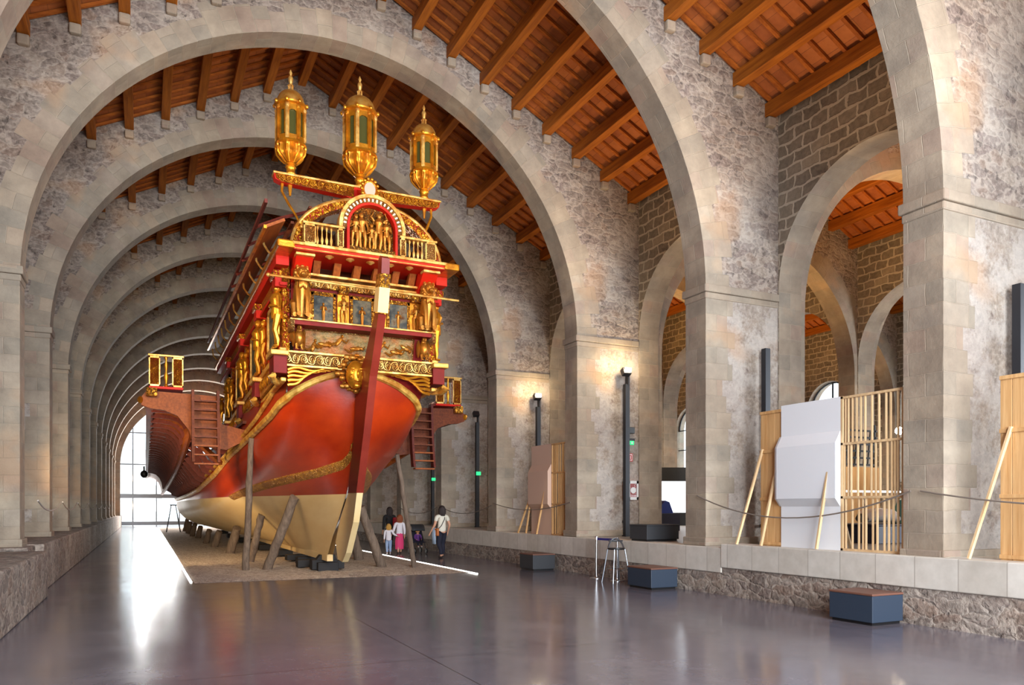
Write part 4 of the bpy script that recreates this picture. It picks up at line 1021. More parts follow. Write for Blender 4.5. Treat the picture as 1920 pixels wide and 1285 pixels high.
# outrigger: yoke beam, long rails, curved brackets, planking
for sd in (1, -1):
    X = lambda a: SX+sd*a
    OUT = empty('outrigger', (X(3), 20, 3.9), parent=galley)
    prof = [(4.08, 4.18), (4.08, 4.0), (3.9, 3.93), (3.6, 3.90), (3.3, 3.78), (3.05, 3.45), (2.95, 3.1), (2.2, 3.0), (1.75, 3.25), (1.75, 3.5), (2.3, 3.62), (2.42, 4.3), (3.9, 4.34), (4.0, 4.3)]
    b = MB(); b.prism([(X(a), z) for a, z in prof], 20.02, 20.18, 'y'); b.build('yoke_beam', 'varnished_wood' if sd < 0 else 'brown_wood', OUT, bevel=.01)
    b = MB(); b.ell((X(4.1), 20.06, 4.12), (.07, .12, .09), 8, 6); b.build('yoke_end', 'gold', OUT, smooth=True)
    def zt(y): return 4.1-.012*(y-20)
    b = MB(); b.bar((X(3.9), 20.1, 4.08), (X(3.9), 58.2, 3.62), .16, .18); b.build('outrigger_rail', 'brown_wood', OUT)
    # hanging side: planking curves down and in
    sec = [(3.88, 0), (3.84, -.4), (3.72, -.75), (3.45, -1.1), (3.15, -1.35), (3.0, -1.4)]
    # underside planking follows the curve of the brackets
    b = MB(); yy = [20.3+1.9*k for k in range(21)]
    zr_ = lambda y: 3.92-(1-math.exp(-(y-20.3)/6.))*.95-.012*(y-20) if y > 20.3 else 3.92
    secp = lambda y: [(a, zt(y)-.02-(zt(y)-zr_(y)-.1)*f) for a, f in ((3.86, .0), (3.62, .03), (3.38, .12), (3.18, .32), (3.04, .62), (2.97, 1.0))]
    b.grid([[(X(a), y, z) for a, z in secp(y)] for y in yy]); b.build('outrigger_planking', 'varnished_wood', OUT, smooth=True, solid=.03)
    # shelf rail between the two curves
    b = MB(); b.tube([(X(2.93), y, 3.92 - .0 - (.0 if y < 20.5 else (1-math.exp(-(y-20.3)/6.))*.95) - .012*(y-20)) for y in yy], .10, 8); b.build('outrigger_wale', 'varnished_wood', OUT, smooth=True)
    for k in range(26):
        y = 21.0+1.15*k; zl = interp(ZW, y-15.72); bw = interp(BW, y)
        b = MB()
        up = [(3.84, zt(y)-.02), (3.6, zt(y)-.06), (3.2, zt(y)-.14), (2.95, zt(y)-.3)]
        # outer curved frame
        q = secp(y); 
        fr_ = [(a+.0, z+.0) for a, z in q] + [(a+.10*(i_/5.), z-.13+.06*(i_/5.)) for i_, (a, z) in reversed(list(enumerate(q)))]
        b.prism([(X(a), z) for a, z in fr_], y-.05, y+.05, 'y')
        # inner bracket from hull side up to the rail
        zr = 3.92-(1-math.exp(-(y-20.3)/6.))*.95-.012*(y-20)
        inn = [(bw-.02, zl+.12), (bw+.25, zl+.12+(zr-zl)*.15), (2.5 if bw < 2.2 else 2.65, zl+.1+(zr-zl)*.45), (2.93, zr-.02), (2.93, zr+.12), (2.5, zl+.25+(zr-zl)*.6), (bw+.2, zl+.32+(zr-zl)*.2), (bw-.05, zl+.3)]
        b.prism([(X(a), z) for a, z in inn], y-.05, y+.05, 'y')
        b.build('outrigger_bracket', 'dark_red_wood', OUT)
    b = MB(); b.grid([[(X(2.4), y, zt(y)+.02), (X(3.95), y, zt(y)+.05)] for y in yy]); b.build('outrigger_deck', 'brown_wood', OUT, solid=.04)
    b = MB(); b.bar((X(2.9), 20.6, 3.3), (X(2.2), 21.6, 2.75), .1, .1); b.build('outrigger_brace', 'varnished_wood', OUT)
    # gilded box rail at the corner
    BX = empty('corner_balustrade', (X(3.54), 19.95, 4.42), parent=galley)
    b = MB(); xa, xb = sorted((X(3.18), X(3.92))); b.box(xa, xb, 19.86, 20.5, 4.38, 4.44); b.build('box_base', 'trim_red', BX, bevel=.01); b = MB(); b.box(xa-.02, xb+.02, 19.84, 20.52, 5.14, 5.19); b.build('box_top', 'gold_pale', BX, bevel=.01)
    for a in (3.3, 3.8):
        b = MB(); b.box(X(a)-.12, X(a)+.12, 19.88, 19.94, 4.44, 5.14); o = b.build('box_panel', 'gold_carved_fine', BX)
        b = MB()
        for (c1, c2, d1, d2) in ((-.12, -.095, 4.44, 5.14), (.095, .12, 4.44, 5.14), (-.12, .12, 4.44, 4.48), (-.12, .12, 5.1, 5.14)): b.box(X(a)+c1, X(a)+c2, 19.86, 19.88, d1, d2)
        b.build('box_panel_frame', 'gold_pale', BX)
    for y in (20.45,):
        b = MB(); b.box(xa, xa+.1, 19.9, y, 4.44, 4.5); b.box(xb-.1, xb, 19.9, y, 4.44, 4.5); b.box(xb-.06 if sd > 0 else xa, xb if sd > 0 else xa+.06, 19.94, 20.5, 4.44, 5.14); b.build('box_side', 'gold_carved', BX)
    b = MB(); b.lathe([(.04, 0), (.05, .03), (.02, .07), (.045, .2), (.05, .26), (.02, .36), (.03, .4), (.045, .5), (.02, .62), (.04, .67), (.04, .7)], (X(3.55), 19.92, 4.44), 10); b.build('box_baluster', 'gold', BX, smooth=True)
    b = MB(); b.box(X(3.86)-.12, X(3.86)+.12, 19.84, 20.0, 4.2, 4.4); b.build('box_bracket', 'gold_carved_dark', BX, bevel=.02)
    # boarding ladder
    LD = empty('boarding_ladder', (X(2.7), 19.6, 2.7), parent=galley)
    for a in (2.42, 2.98):
        b = MB(); b.grid([[(X(a)+dx, 19.72-.1*u_**2*2.2+dy - (0.0), 4.38-u_*1.72) for u_ in [k/12. for k in range(13)]] for dx, dy in ((-.03, -.11), (.03, -.11), (.03, .11), (-.03, .11), (-.03, -.11))]); b.build('ladder_side', 'dark_red_wood' if sd > 0 else 'brown_wood', LD)
    for k in range(8):
        z = 4.12-.215*k; u_ = (4.38-z)/1.72; xa, xb = sorted((X(2.43), X(2.97)))
        b = MB(); b.box(xa, xb, 19.60-.22*u_**2, 19.80-.22*u_**2, z-.018, z+.018); b.build('ladder_step', 'varnished_wood' if k > 4 else 'brown_wood', LD)

# timber props and keel blocks
PR = [((2.27,20.21),(2.26,19.0,3.23),.085,.07), ((2.76,20.04),(3.26,19.0,1.84),.12,.11), ((2.73,23.12),(2.95,22.5,1.39),.11,.1), ((2.59,27.57),(2.77,27.2,.9),.15,.14), ((2.44,32.02),(2.6,31.7,.66),.14,.12),
      ((2.39,35.89),(2.5,35.6,.6),.13,.11), ((2.4,41.72),(2.5,41.4,.6),.14,.12), ((2.27,44.54),(2.4,44.2,.7),.14,.12), ((2.28,49.01),(2.4,48.8,.7),.14,.12), ((2.3,53.5),(2.45,53.3,.85),.14,.12),
      ((6.34,19.19),(5.7,18.6,2.92),.075,.06), ((5.58,19.55),(4.9,19.1,1.6),.13,.11), ((5.75,22.55),(5.5,22.4,.85),.15,.13), ((5.6,27.5),(5.4,27.4,.8),.14,.12), ((5.7,33),(5.5,32.9,.7),.14,.12)]
PL = ['tallest grey timber prop standing upright against the left side of the hull', 'thick slanting timber prop nearest the rudder on the left of the hull', 'short thick prop half hidden behind the tall upright prop', 'stubby timber prop, first one left of the tall upright prop',
      'stubby timber prop, second left of the tall upright prop', 'stubby timber prop, third left of the tall upright prop', 'stubby timber prop, fourth left of the tall upright prop', 'stubby timber prop, fifth left of the tall upright prop', 'dark stubby prop near the bright far window, last but one in the row', 'dark stubby prop at the far bow end of the left row',
      'thin tall prop leaning on the right side of the hull beside the people', 'thick slanting prop right of the rudder, in front of the others', 'short thick prop right behind the rudder blade', 'short prop under the right bilge, hidden deep behind the rudder', 'farthest prop under the right bilge, hidden behind the keel blocks']
for (b0, t0, r0, r1), lab in zip(PR, PL):
    b = MB(); n = 9; pts = []
    A = Vector((b0[0], b0[1], .02)); B = Vector(t0)
    for k in range(n+1):
        u_ = k/n; pts.append(A.lerp(B, u_) + Vector((random.uniform(-.012, .012), random.uniform(-.012, .012), 0)))
    b.tube(pts, [r0+(r1-r0)*k/n*1.0 + random.uniform(-.006, .006) for k in range(n+1)], 12)
    tag(b.build('timber_prop', 'prop_wood', smooth=True), lab, 'prop')
KB = [(4.0,19.25,.62,.34,.30), (4.35,19.3,.3,.3,.26), (3.75,20.1,.5,.3,.25), (4.0,21.3,.6,.4,.25), (3.98,22.9,.6,.4,.22), (3.95,25.3,.6,.45,.24), (3.97,28.8,.6,.5,.26), (4.0,31.6,.6,.5,.26), (4.0,35.5,.6,.5,.26), (4.0,41,.6,.6,.26), (4.0,47,.6,.6,.26)]
for i, (x, y, w_, d_, h_) in enumerate(KB):
    b = MB(); b.cbox((x, y, h_/2+.03), (w_, d_, h_-.06)); 
    if i == 0: b.prism([(x-.2, .3), (x+.3, .3), (x+.25, .42), (x-.1, .42)], y-.15, y+.1, 'y'); b.cbox((x+.05, y-.25, .12), (.5, .2, .24))
    labs = ['largest black block stack right under the stern heel beside the rudder blade', 'black block at the right of the heel stack, touching the rudder foot']
    o = b.build('keel_block', 'block_black', bevel=.012)
    if i < 2: tag(o, labs[i], 'block')
    elif i < 6: tag(o, 'black keel block under the white bottom, ' + ['next behind the heel stack', 'second behind the heel stack', 'third behind the heel stack', 'just behind the tall upright prop'][i-2], 'block')
    else: tag(o, 'black keel block far under the hull in the shadow behind the left props', 'block', 'far keel blocks')
# ------------------------------------------------------------------ lamp posts on the right hand pillars
POSTS = {6.75: 'nearest tall dark steel post, at the right edge of the hall', 11.55: 'tall dark steel post behind the pine and white display screen', 16.35: 'tall dark steel post on the pillar with the fire signs, lit lamp above',
         21.15: 'dark steel post rising behind the pink display board, lit lamp above', 25.95: 'slim dark post right of the walking woman, with a small green light', 30.75: 'slim dark post just right of the boarding ladder, small green light low on it'}
for y, lab in POSTS.items():
    x = 10.92
    y -= .07; t_ = empty('lamp_post', (x, y-.12, POD), lab, 'post')
    b = MB(); b.box(x-.08, x+.045, y-.17, y-.05, POD, 4.68); b.box(x-.1, x+.1, y-.2, y-.03, POD, POD+.03); b.build('post_shaft', 'black_metal', t_, bevel=.006)
    b = MB(); b.box(x-.05, x+.05, y-.06, y+.025, 1.2, 1.26); b.build('wall_bracket', 'black_metal', t_)
    if 16 < y < 26:
        l_ = empty('floodlight', (x-.14, y-.28, 4.9), parent=t_)
        b = MB(); b.box(x-.02, x+.02, y-.2, y-.06, 4.66, 4.9); b.build('lamp_arm', 'black_metal', l_)
        b = MB(); b.cbox((x-.12, y-.24, 4.96), (.22, .14, .18), rot=Matrix.Rotation(-.5, 4, 'X')); b.build('lamp_housing', 'black_metal', l_, bevel=.01)
        if y < 25:
            b = MB(); b.cbox((x-.12, y-.325, 4.975), (.18, .02, .15), rot=Matrix.Rotation(.3, 4, 'X')); b.build('lamp_lens', 'lamp_glow', l_)
            pl = bpy.data.lights.new('flood', 'POINT'); pl.energy = 60 if y < 20 else 50; pl.color = (1, .74, .42); pl.shadow_soft_size = .08
            po = bpy.data.objects.new('flood', pl); COL.objects.link(po); po.location = (x-.2, y-.5, 5.12)
    if y > 25: 
        b = MB(); b.box(x-.09, x+.07, y-.24, y-.18, 2.75 if y < 30 else 2.7, 2.88 if y < 30 else 2.82); b.build('signal_light', 'exit_green', t_)
# uplighters: warm museum floods above the imposts
for y in YP[2:8]:
    far_ = 1.0 if y < 20 else .3
    for (x, ax) in ((XR+1.2, 6.5), (XL-.9, 1.0)):
        area('uplight', (x-.3 if x > 5 else x+.3, y-2.1, 6.3), (ax, y-2.1, 12), 1.2, .5, (75 if x > 5 else 14)*far_, (1.0, .66, .34), 140)

# benches
for (x0, x1, y0, y1, z0, h_, lab) in ((8.78, 9.38, 7.2, 7.92, 0, .43, 'nearest slate blue box bench against the podium, right foreground'),
        (8.76, 9.38, 12.15, 12.95, 0, .42, 'slate blue box bench beside the chrome stool'), (8.72, 9.34, 17.05, 17.8, 0, .42, 'dark box bench on the floor below the pink display board'),
        (9.66, 10.5, 13.55, 14.2, .86, .36, 'dark box bench standing up on the podium between two pillars')):
    t_ = empty('box_bench', ((x0+x1)/2, (y0+y1)/2, z0), lab, 'bench')
    b = MB(); b.box(x0+.03, x1-.03, y0+.03, y1-.03, z0, z0+.05); b.build('bench_plinth', 'black_plastic', t_)
    b = MB(); b.box(x0, x1, y0, y1, z0+.04, z0+h_-.03); b.build('bench_body', 'slate_blue' if h_ > .4 and y0 < 15 else 'charcoal', t_, bevel=.008)
    b = MB(); b.box(x0-.006, x1+.006, y0-.006, y1+.006, z0+h_-.03, z0+h_); b.build('bench_top', 'bench_top' if z0 == 0 else 'charcoal', t_, bevel=.008)

# barrier posts and belt
def stanchion(x, y, lab):
    t_ = empty('barrier_post', (x, y, 0), lab, 'barrier post')
    b = MB(); b.lathe([(.16, 0), (.16, .012), (.12, .03), (.03, .04), (.025, .06)], (x, y, 0), 20); b.build('base', 'chrome', t_, smooth=True)
    b = MB(); b.lathe([(.026, .05), (.026, .88)], (x, y, 0), 12); b.build('pole', 'chrome', t_, smooth=True)
    b = MB(); b.lathe([(.034, .85), (.034, .93), (.028, .945)], (x, y, 0), 12); b.build('belt_head', 'chrome', t_, smooth=True); return t_
sa = stanchion(9.14, 14.75, 'chrome barrier post standing left of the stool'); sb_ = stanchion(9.2, 14.0, 'chrome barrier post half hidden behind the stool')
b = MB(); b.face([(9.14, 14.73, .86), (9.2, 14.02, .86), (9.2, 14.02, .91), (9.14, 14.73, .91)]); tag(b.build('barrier_belt', 'blue_belt', solid=.004), 'dark blue barrier belt stretched from the chrome post towards the stool', 'barrier belt')
# bar stool
t_ = empty('bar_stool', (8.98, 13.7, 0), 'chrome bar stool with a round backrest rail, beside the podium', 'stool')
b = MB(); b.lathe([(0, .70), (.17, .70), (.185, .715), (.18, .735), (0, .74)], (8.98, 13.7, 0), 24); b.build('seat', 'black_plastic', t_, smooth=True)
for sx, sy in ((1, 1), (1, -1), (-1, 1), (-1, -1)):
    b = MB(); b.tube([(8.98+.22*sx, 13.7+.22*sy, 0), (8.98+.18*sx, 13.7+.18*sy, .3), (8.98+.13*sx, 13.7+.13*sy, .71)], .014, 8); b.build('leg', 'steel', t_, smooth=True)
b = MB(); b.tube([(8.98+.185*math.cos(2*PI*k/24), 13.7+.185*math.sin(2*PI*k/24), .28) for k in range(25)], .009, 6); b.build('foot_ring', 'chrome', t_, smooth=True)
b = MB(); b.tube([(8.98+.17*math.cos(a), 13.7+.17*math.sin(a), .73+.2*math.sin(PI*(a+.2)/2.6)) for a in [-.2+2.6*k/14. for k in range(15)]], .018, 8); b.tube([(8.98+.18*math.cos(a), 13.7+.18*math.sin(a), .88) for a in [.2+1.8*k/10. for k in range(11)]], [.02]*11, 8); b.build('backrest', 'steel', t_, smooth=True)

# signs and boxes on the third pillar
fy = 16.35
t_ = empty('fire_hose_cabinet', (11.08, fy, 1.8), 'red fire hose cabinet with white framed glass door on the pillar', 'cabinet')
b = MB(); b.box(10.98, 11.28, fy-.14, fy-.002, 1.78, 2.26); b.build('cabinet_body', 'red_paint', t_, bevel=.005)
b = MB()
for a in ((10.98, 11.03, 1.78, 2.26), (11.23, 11.28, 1.78, 2.26), (10.98, 11.28, 1.78, 1.85), (10.98, 11.28, 2.19, 2.26)): b.box(a[0], a[1], fy-.16, fy-.14, a[2], a[3])
b.build('cabinet_door_frame', 'white_paint', t_)
b = MB(); b.box(11.03, 11.23, fy-.15, fy-.142, 1.85, 2.19); b.build('cabinet_glass', 'glass', t_)
b = MB(); M = Matrix.Rotation(PI/2, 4, 'X'); b.lathe([(0, 0), (.08, 0), (.08, .012), (0, .012)], (11.13, fy-.141, 2.02), 16, M=M); b.build('hose_reel', 'white_paint', t_)
t_ = empty('fire_sign', (11.13, fy, 2.78), 'small red and white fire sign above the hose cabinet', 'sign')
b = MB(); b.box(11.06, 11.21, fy-.012, fy-.002, 2.76, 2.96); b.build('sign_plate', 'red_paint', t_)
b = MB(); b.box(11.08, 11.19, fy-.016, fy-.012, 2.78, 2.94); b.box(11.095, 11.175, fy-.018, fy-.016, 2.80, 2.92, 1); b.box(11.125, 11.145, fy-.02, fy-.018, 2.82, 2.90); b.build('sign_symbol', ['white_paint', 'red_paint'], t_)
t_ = empty('exit_sign', (11.13, fy, 3.2), 'glowing green emergency exit sign on the pillar above the red sign', 'sign')
b = MB(); b.box(11.02, 11.24, fy-.06, fy-.002, 3.28, 3.34); b.build('sign_housing', 'charcoal', t_)
b = MB(); b.box(11.04, 11.22, fy-.05, fy-.04, 3.18, 3.28); b.build('sign_face', 'exit_green', t_)
b = MB(); c_ = (11.03, fy-.055, 3.19); b.box(11.14, 11.18, fy-.054, fy-.05, 3.20, 3.26); b.tube([(11.08, fy-.053, 3.20), (11.10, fy-.053, 3.225), (11.10, fy-.053, 3.25)], .005, 5); b.ell((11.102, fy-.053, 3.262), (.007, .004, .007), 6, 4); b.build('sign_symbol', 'white_paint', t_)
b = MB(); b.box(11.04, 11.2, fy-.12, fy-.002, 3.46, 3.62); tag(b.build('wall_speaker', 'black_plastic', bevel=.01), 'small black box speaker on the pillar above the exit sign', 'speaker')

# display screens standing on the podium
def display(xf, y_far, yp, yw, y_near, zt_, lab, mats, warm=False, struts=(), zb=POD):
    t_ = empty('display_screen', (xf+.1, (y_far+y_near)/2, zb), lab, 'display screen')
    # boarded end
    b = MB(); n = max(2, int((y_far-yp)/.14)); w_ = (y_far-yp)/n
    for k in range(n): b.box(xf+.02, xf+.05, yp+w_*k+.003, yp+w_*(k+1)-.003, zb, zt_-.06)
    if n: b.build('pine_boarding', mats[0], t_, bevel=.004)
    b = MB()
    for z in (zb+.02, zb+.78, zb+1.6, zt_-.1): b.box(xf+.0, xf+.03, yp, y_far, z, z+.05)
    for y in (yp, y_far-.05): b.box(xf+.045, xf+.09, y, y+.05, zb, zt_-.06)
    b.build('pine_rails', mats[0], t_, bevel=.003)
    # moulded panel
    if yp-yw > .2:
        H = zt_-zb
        pr = [(0, H), (0, H*.78), (-.11, H*.70), (-.11, H*.34), (0, H*.285), (0, 0)]
        b = MB(); b.prism([(xf+.0+p[0], zb+p[1]) for p in pr] + [(xf+.05, zb), (xf+.05, zt_)], yw, yp, 'y')
        b.build('moulded_panel', mats[1], t_, bevel=.006)
        b = MB(); b.prism([(xf+.02+p[0]*.97, zb+p[1]) for p in pr[1:5]], yp, yp+.055, 'y'); b.build('panel_return', mats[1], t_, bevel=.004)
    # slatted part
    if yw-y_near > .2:
        for y in (yw-.045, y_near): 
            b = MB(); b.box(xf, xf+.07, y, y+.04, zb, zt_); b.build('frame_post', mats[2], t_)
        for z in (zb, zb+.80, zb+1.62, zt_-.04):
            b = MB(); b.box(xf, xf+.06, y_near, yw, z, z+.035); b.build('frame_rail', mats[2], t_)
        rnd = random.Random(int(y_far*10))
        for (za, zb_) in ((zb+.03, zb+.8), (zb+.83, zb+1.62), (zb+1.65, zt_-.03)):
            y = y_near+.05
            while y < yw-.06:
                b = MB(); b.box(xf+.012, xf+.045, y, y+.018, za, zb_); b.build('slat', mats[2], t_); y += rnd.choice([.05, .075, .075, .12])
    for (a, c_) in struts:
        b = MB(); b.bar(a, c_, .045, .03); b.build('raking_strut', mats[2], t_)
display(9.66, 10.22, 9.72, 8.5, 7.38, 3.3, 'white moulded display panel with pine boarding and open slats, between the two nearest pillars', ('pine_dark', 'white_panel', 'pine'),
        struts=[((9.66, 10.15, 2.6), (9.5, 10.62, .94)), ((9.66, 9.8, 2.35), (9.5, 10.02, .94)), ((9.6, 8.6, 2.6), (9.5, 8.82, .94)), ((9.9, 9.0, 2.6), (10.6, 9.1, .87))], zb=.93)
plain('pink_panel', rgb(204,172,152), .6)
display(9.66, 19.0, 19.0-.02, 17.83, 17.05, 3.27, 'pinkish moulded display panel with orange pine slats, behind the dark floor bench', ('pine_dark', 'pink_panel', 'pine_dark'),
        struts=[((9.66, 18.9, 2.1), (9.5, 19.5, .87)), ((9.6, 17.85, 2.6), (9.52, 18.4, .87)), ((9.66, 19.0, 1.9), (9.6, 19.2, .87))])
display(9.72, 6.1, 5.2, 5.15, 5.1, 3.3, 'tall pine boarded screen cut off by the right edge, beside the nearest pillar', ('pine_dark', 'white_panel', 'pine'), struts=[((9.72, 5.95, 2.6), (9.5, 6.35, .94))], zb=.93)

# rope barriers from pillar to pillar
def rope(x, y0, y1, z, sag, lab, r=.012, mt='rope'):
    b = MB(); n = 18; b.tube([(x, y0+(y1-y0)*k/n, z-sag*(1-(2*k/n-1)**2)) for k in range(n+1)], r, 6); tag(b.build('barrier_rope', mt, smooth=True), lab, 'rope')
rope(9.53, 7.2, 11.75, 1.82, .40, 'grey rope sagging in front of the white display panel')
rope(9.53, 2.2, 7.05, 1.82, .22, 'grey rope hanging across the nearest pillar to the right edge')
rope(9.53, 16.6, 21.3, 1.72, .2, 'rope hanging in front of the pink display board')
rope(9.53, 21.4, 26.1, 1.66, .28, 'rope hanging behind the walking woman, right of her shoulder')
rope(9.53, 26.2, 30.9, 1.6, .25, 'rope hanging at the back between the walking woman and the children')
LR = ['nearest', 'second nearest', 'third nearest', 'fourth nearest', 'fifth nearest', 'sixth nearest', 'seventh nearest']
for k in range(7):
    y = 16.9+4.8*k; rope(-1.82, y, y+4.4, 1.72, .2, LR[k] + ' pale rope loop between the left hand pillars', .016, 'rope_pale')

# ------------------------------------------------------------------ exhibition beyond the arcade
t_ = empty('video_screen', (19.1, 24.6, .86), 'tall black video screen with a white picture, seen left of the second pillar', 'screen')
b = MB(); b.cbox((18.75, 25.1, 2.02), (1.9, .12, 2.32), rot=Matrix.Rotation(-.4, 4, 'Z')); b.build('screen_case', 'black_plastic', t_, bevel=.01)
b = MB(); b.cbox((18.75-.02, 25.1-.065, 2.0), (1.86, .01, 1.25), rot=Matrix.Rotation(-.4, 4, 'Z')); b.build('screen_picture', 'screen_white', t_)
plain('navy', rgb(24,28,58), .5); plain('teal_paint', rgb(30,140,150), .4); plain('blue_paint', rgb(30,60,160), .4); plain('shell_white', rgb(214,200,190), .5); plain('green_paint', rgb(90,140,60), .4)
b = MB(); b.box(13.2, 15.6, 10.7, 11.9, .86, 1.22); b.box(13.15, 15.65, 10.65, 11.95, 1.22, 1.25, 0); tag(b.build('exhibit_plinth', 'navy', bevel=.01), 'long navy plinth seen through the pine slats', 'plinth')
b = MB()
rows = []
for k in range(11):
    u_ = k/10.; w_ = .34*math.sin(PI*(.12+.8*u_))**.7; rows.append([(13.35+1.0*u_, 11.2+w_*math.cos(a), 1.255+.02+.5*w_*(1.0+math.sin(a))*1.0) for a in [PI+PI*j/8 for j in range(9)]] + [(13.35+1.0*u_, 11.2+w_*.9*math.cos(a), 1.255+.1+.5*w_+.15*w_*math.sin(a)) for a in [PI*j/4 for j in range(1, 4)]])
b.grid(rows, closed=True); tag(b.build('boat_model', 'shell_white', smooth=True), 'pale boat hull model lying on the navy plinth behind the slats', 'model')
for i, (x, mt, lab) in enumerate(((14.75, 'teal_paint', 'teal sloping exhibit block on the navy plinth, left of the blue one'), (15.1, 'blue_paint', 'blue sloping exhibit block at the right end of the navy plinth'))):
    b = MB(); b.prism([(x-.16, 1.252), (x+.18, 1.252), (x+.2, 1.8), (x+.05, 1.75), (x-.1, 1.45)], 11.0, 11.5, 'y'); tag(b.build('exhibit_block', mt, bevel=.02), lab, 'exhibit')
t_ = empty('tube_light_stand', (14.6, 12.2, .86), 'white tube light on a thin stand behind the pine slats', 'light')
b = MB(); b.tube([(13.0, 12.2, 1.95), (15.8, 12.2, 1.95)], .022, 8); b.build('tube', 'screen_white', t_)
for x in (13.1, 14.6, 15.7): 
    b = MB(); b.box(x-.015, x+.015, 12.18, 12.22, .86, 1.94); b.build('stand_leg', 'white_paint', t_)
b = MB(); b.box(15.4, 18.6, 15.0, 15.06, .86, 2.7); tag(b.build('pine_partition', 'pine_dark'), 'plain pine partition wall in the aisle behind the slats', 'partition')
t_ = empty('black_lattice', (17.0, 15.2, .86), 'black slatted lattice screen before the bright window, behind the pine slats', 'lattice')
for x in (16.1, 18.5): 
    b = MB(); b.box(x, x+.05, 15.1, 15.15, .86, 3.9); b.build('lattice_post', 'black_plastic', t_)
for k in range(6):
    b = MB(); b.box(16.0, 18.6, 15.1, 15.14, 2.75+.19*k, 2.80+.19*k); b.build('lattice_bar', 'black_plastic', t_)
for k in range(14):
    b = MB(); x = 16.2+.17*k; b.bar((x, 15.12, 2.75), (x+.12, 15.12, 3.75), .03, .03, up=(0, 1, 0)); b.build('lattice_slat', 'black_plastic', t_)
b = MB(); b.box(13.9, 15.0, 19.3, 20.2, .86, 1.4); tag(b.build('exhibit_plinth', 'navy', bevel=.01), 'dark blue plinth left of the second pillar, in front of the video screen', 'plinth')
b = MB(); b.prism([(14.2, 1.402), (14.9, 1.402), (14.75, 1.75), (14.6, 1.8)], 19.5, 20.0, 'y'); tag(b.build('exhibit_block', 'blue_paint', bevel=.02), 'blue peaked exhibit on the dark plinth below the video screen', 'exhibit')
t_ = empty('globe_lamp', (17.7, 13.7, .86), 'bright round lamp on a thin pole behind the black lattice', 'lamp')
b = MB(); b.lathe([(.15, 0), (.15, .02), (.02, .03)], (17.7, 13.7, .86), 16); b.build('lamp_base', 'black_metal', t_)
b = MB(); b.tube([(17.7, 13.7, .88), (17.7, 13.7, 3.5)], .02, 8); b.build('lamp_pole', 'black_metal', t_)
b = MB(); b.ell((17.7, 13.7, 3.58), (.1, .1, .1), 12, 8); b.build('lamp_globe', 'lamp_glow', t_, smooth=True)
# aisle floods
for (x, y, p) in ((15.2, 13.9, 60), (15.2, 9.4, 60), (15.2, 18.8, 60), (15.4, 23.6, 60), (15.4, 28.4, 50), (23.5, 14, 60), (23.5, 23.6, 70), (23.5, 33, 60), (15.4, 35.0, 50)):
    area('aisle_uplight', (x, y, 5.6), (x+.6, y+.3, 12), .8, .8, p*2.2, AMBER, 150)
for (x, y, p) in ((17.5, 14, 90), (17.5, 23.6, 90), (24.5, 20, 120), (24.5, 30, 120), (17.5, 33, 70)):
    area('aisle_flood', (x, y, 5.2), (x, y+2, 0.8), 1.5, 1.5, p, (1, .82, .6), 170)
# daylight at the aisle windows
for i in range(4, NB-6):
    area('window_daylight', (27.1, YP[i]+2.7, 4.8), (20, YP[i]+2.0, 2), 1.8, 4.0, 60, COOL)
# museum spotlights on the ship, plus added console and outrigger fills
spot('stern_spot', (9.3, 7.6, 5.6), (4.2, 15.4, 6.2), 1000, (1.0, .80, .52), 48)
spot('stern_spot', (-1.7, 11.0, 6.2), (3.4, 16.0, 6.6), 900, (1.0, .80, .52), 60)
spot('hull_spot', (9.2, 11.8, 5.2), (4.6, 17, 3.2), 160, (1.0, .78, .5), 60)
spot('side_spot', (-1.8, 12.0, 5.9), (2.2, 21, 4.5), 1300, (1.0, .72, .40), 55)
spot('console_fill', (-1.5, 13.2, 3.4), (2.3, 19.5, 4.3), 520, (1.0, .76, .44), 34)  # added lamp, brightens the gilded consoles
spot('outrigger_fill', (-1.6, 17.5, 1.8), (1.6, 27.0, 3.6), 1100, (1.0, .74, .42), 60)  # added low lamp, lights the outrigger from below
spot('keel_spot', (-1.6, 20.0, 2.4), (3.0, 27.0, 1.2), 800, (1.0, .72, .38), 70)
spot('keel_spot', (.9, 14.0, 4.2), (3.6, 19.5, 1.2), 480, (1.0, .76, .48), 50)
spot('lantern_spot', (8.9, 10.5, 6.2), (4.2, 15.6, 9.2), 700, (1.0, .82, .55), 40)

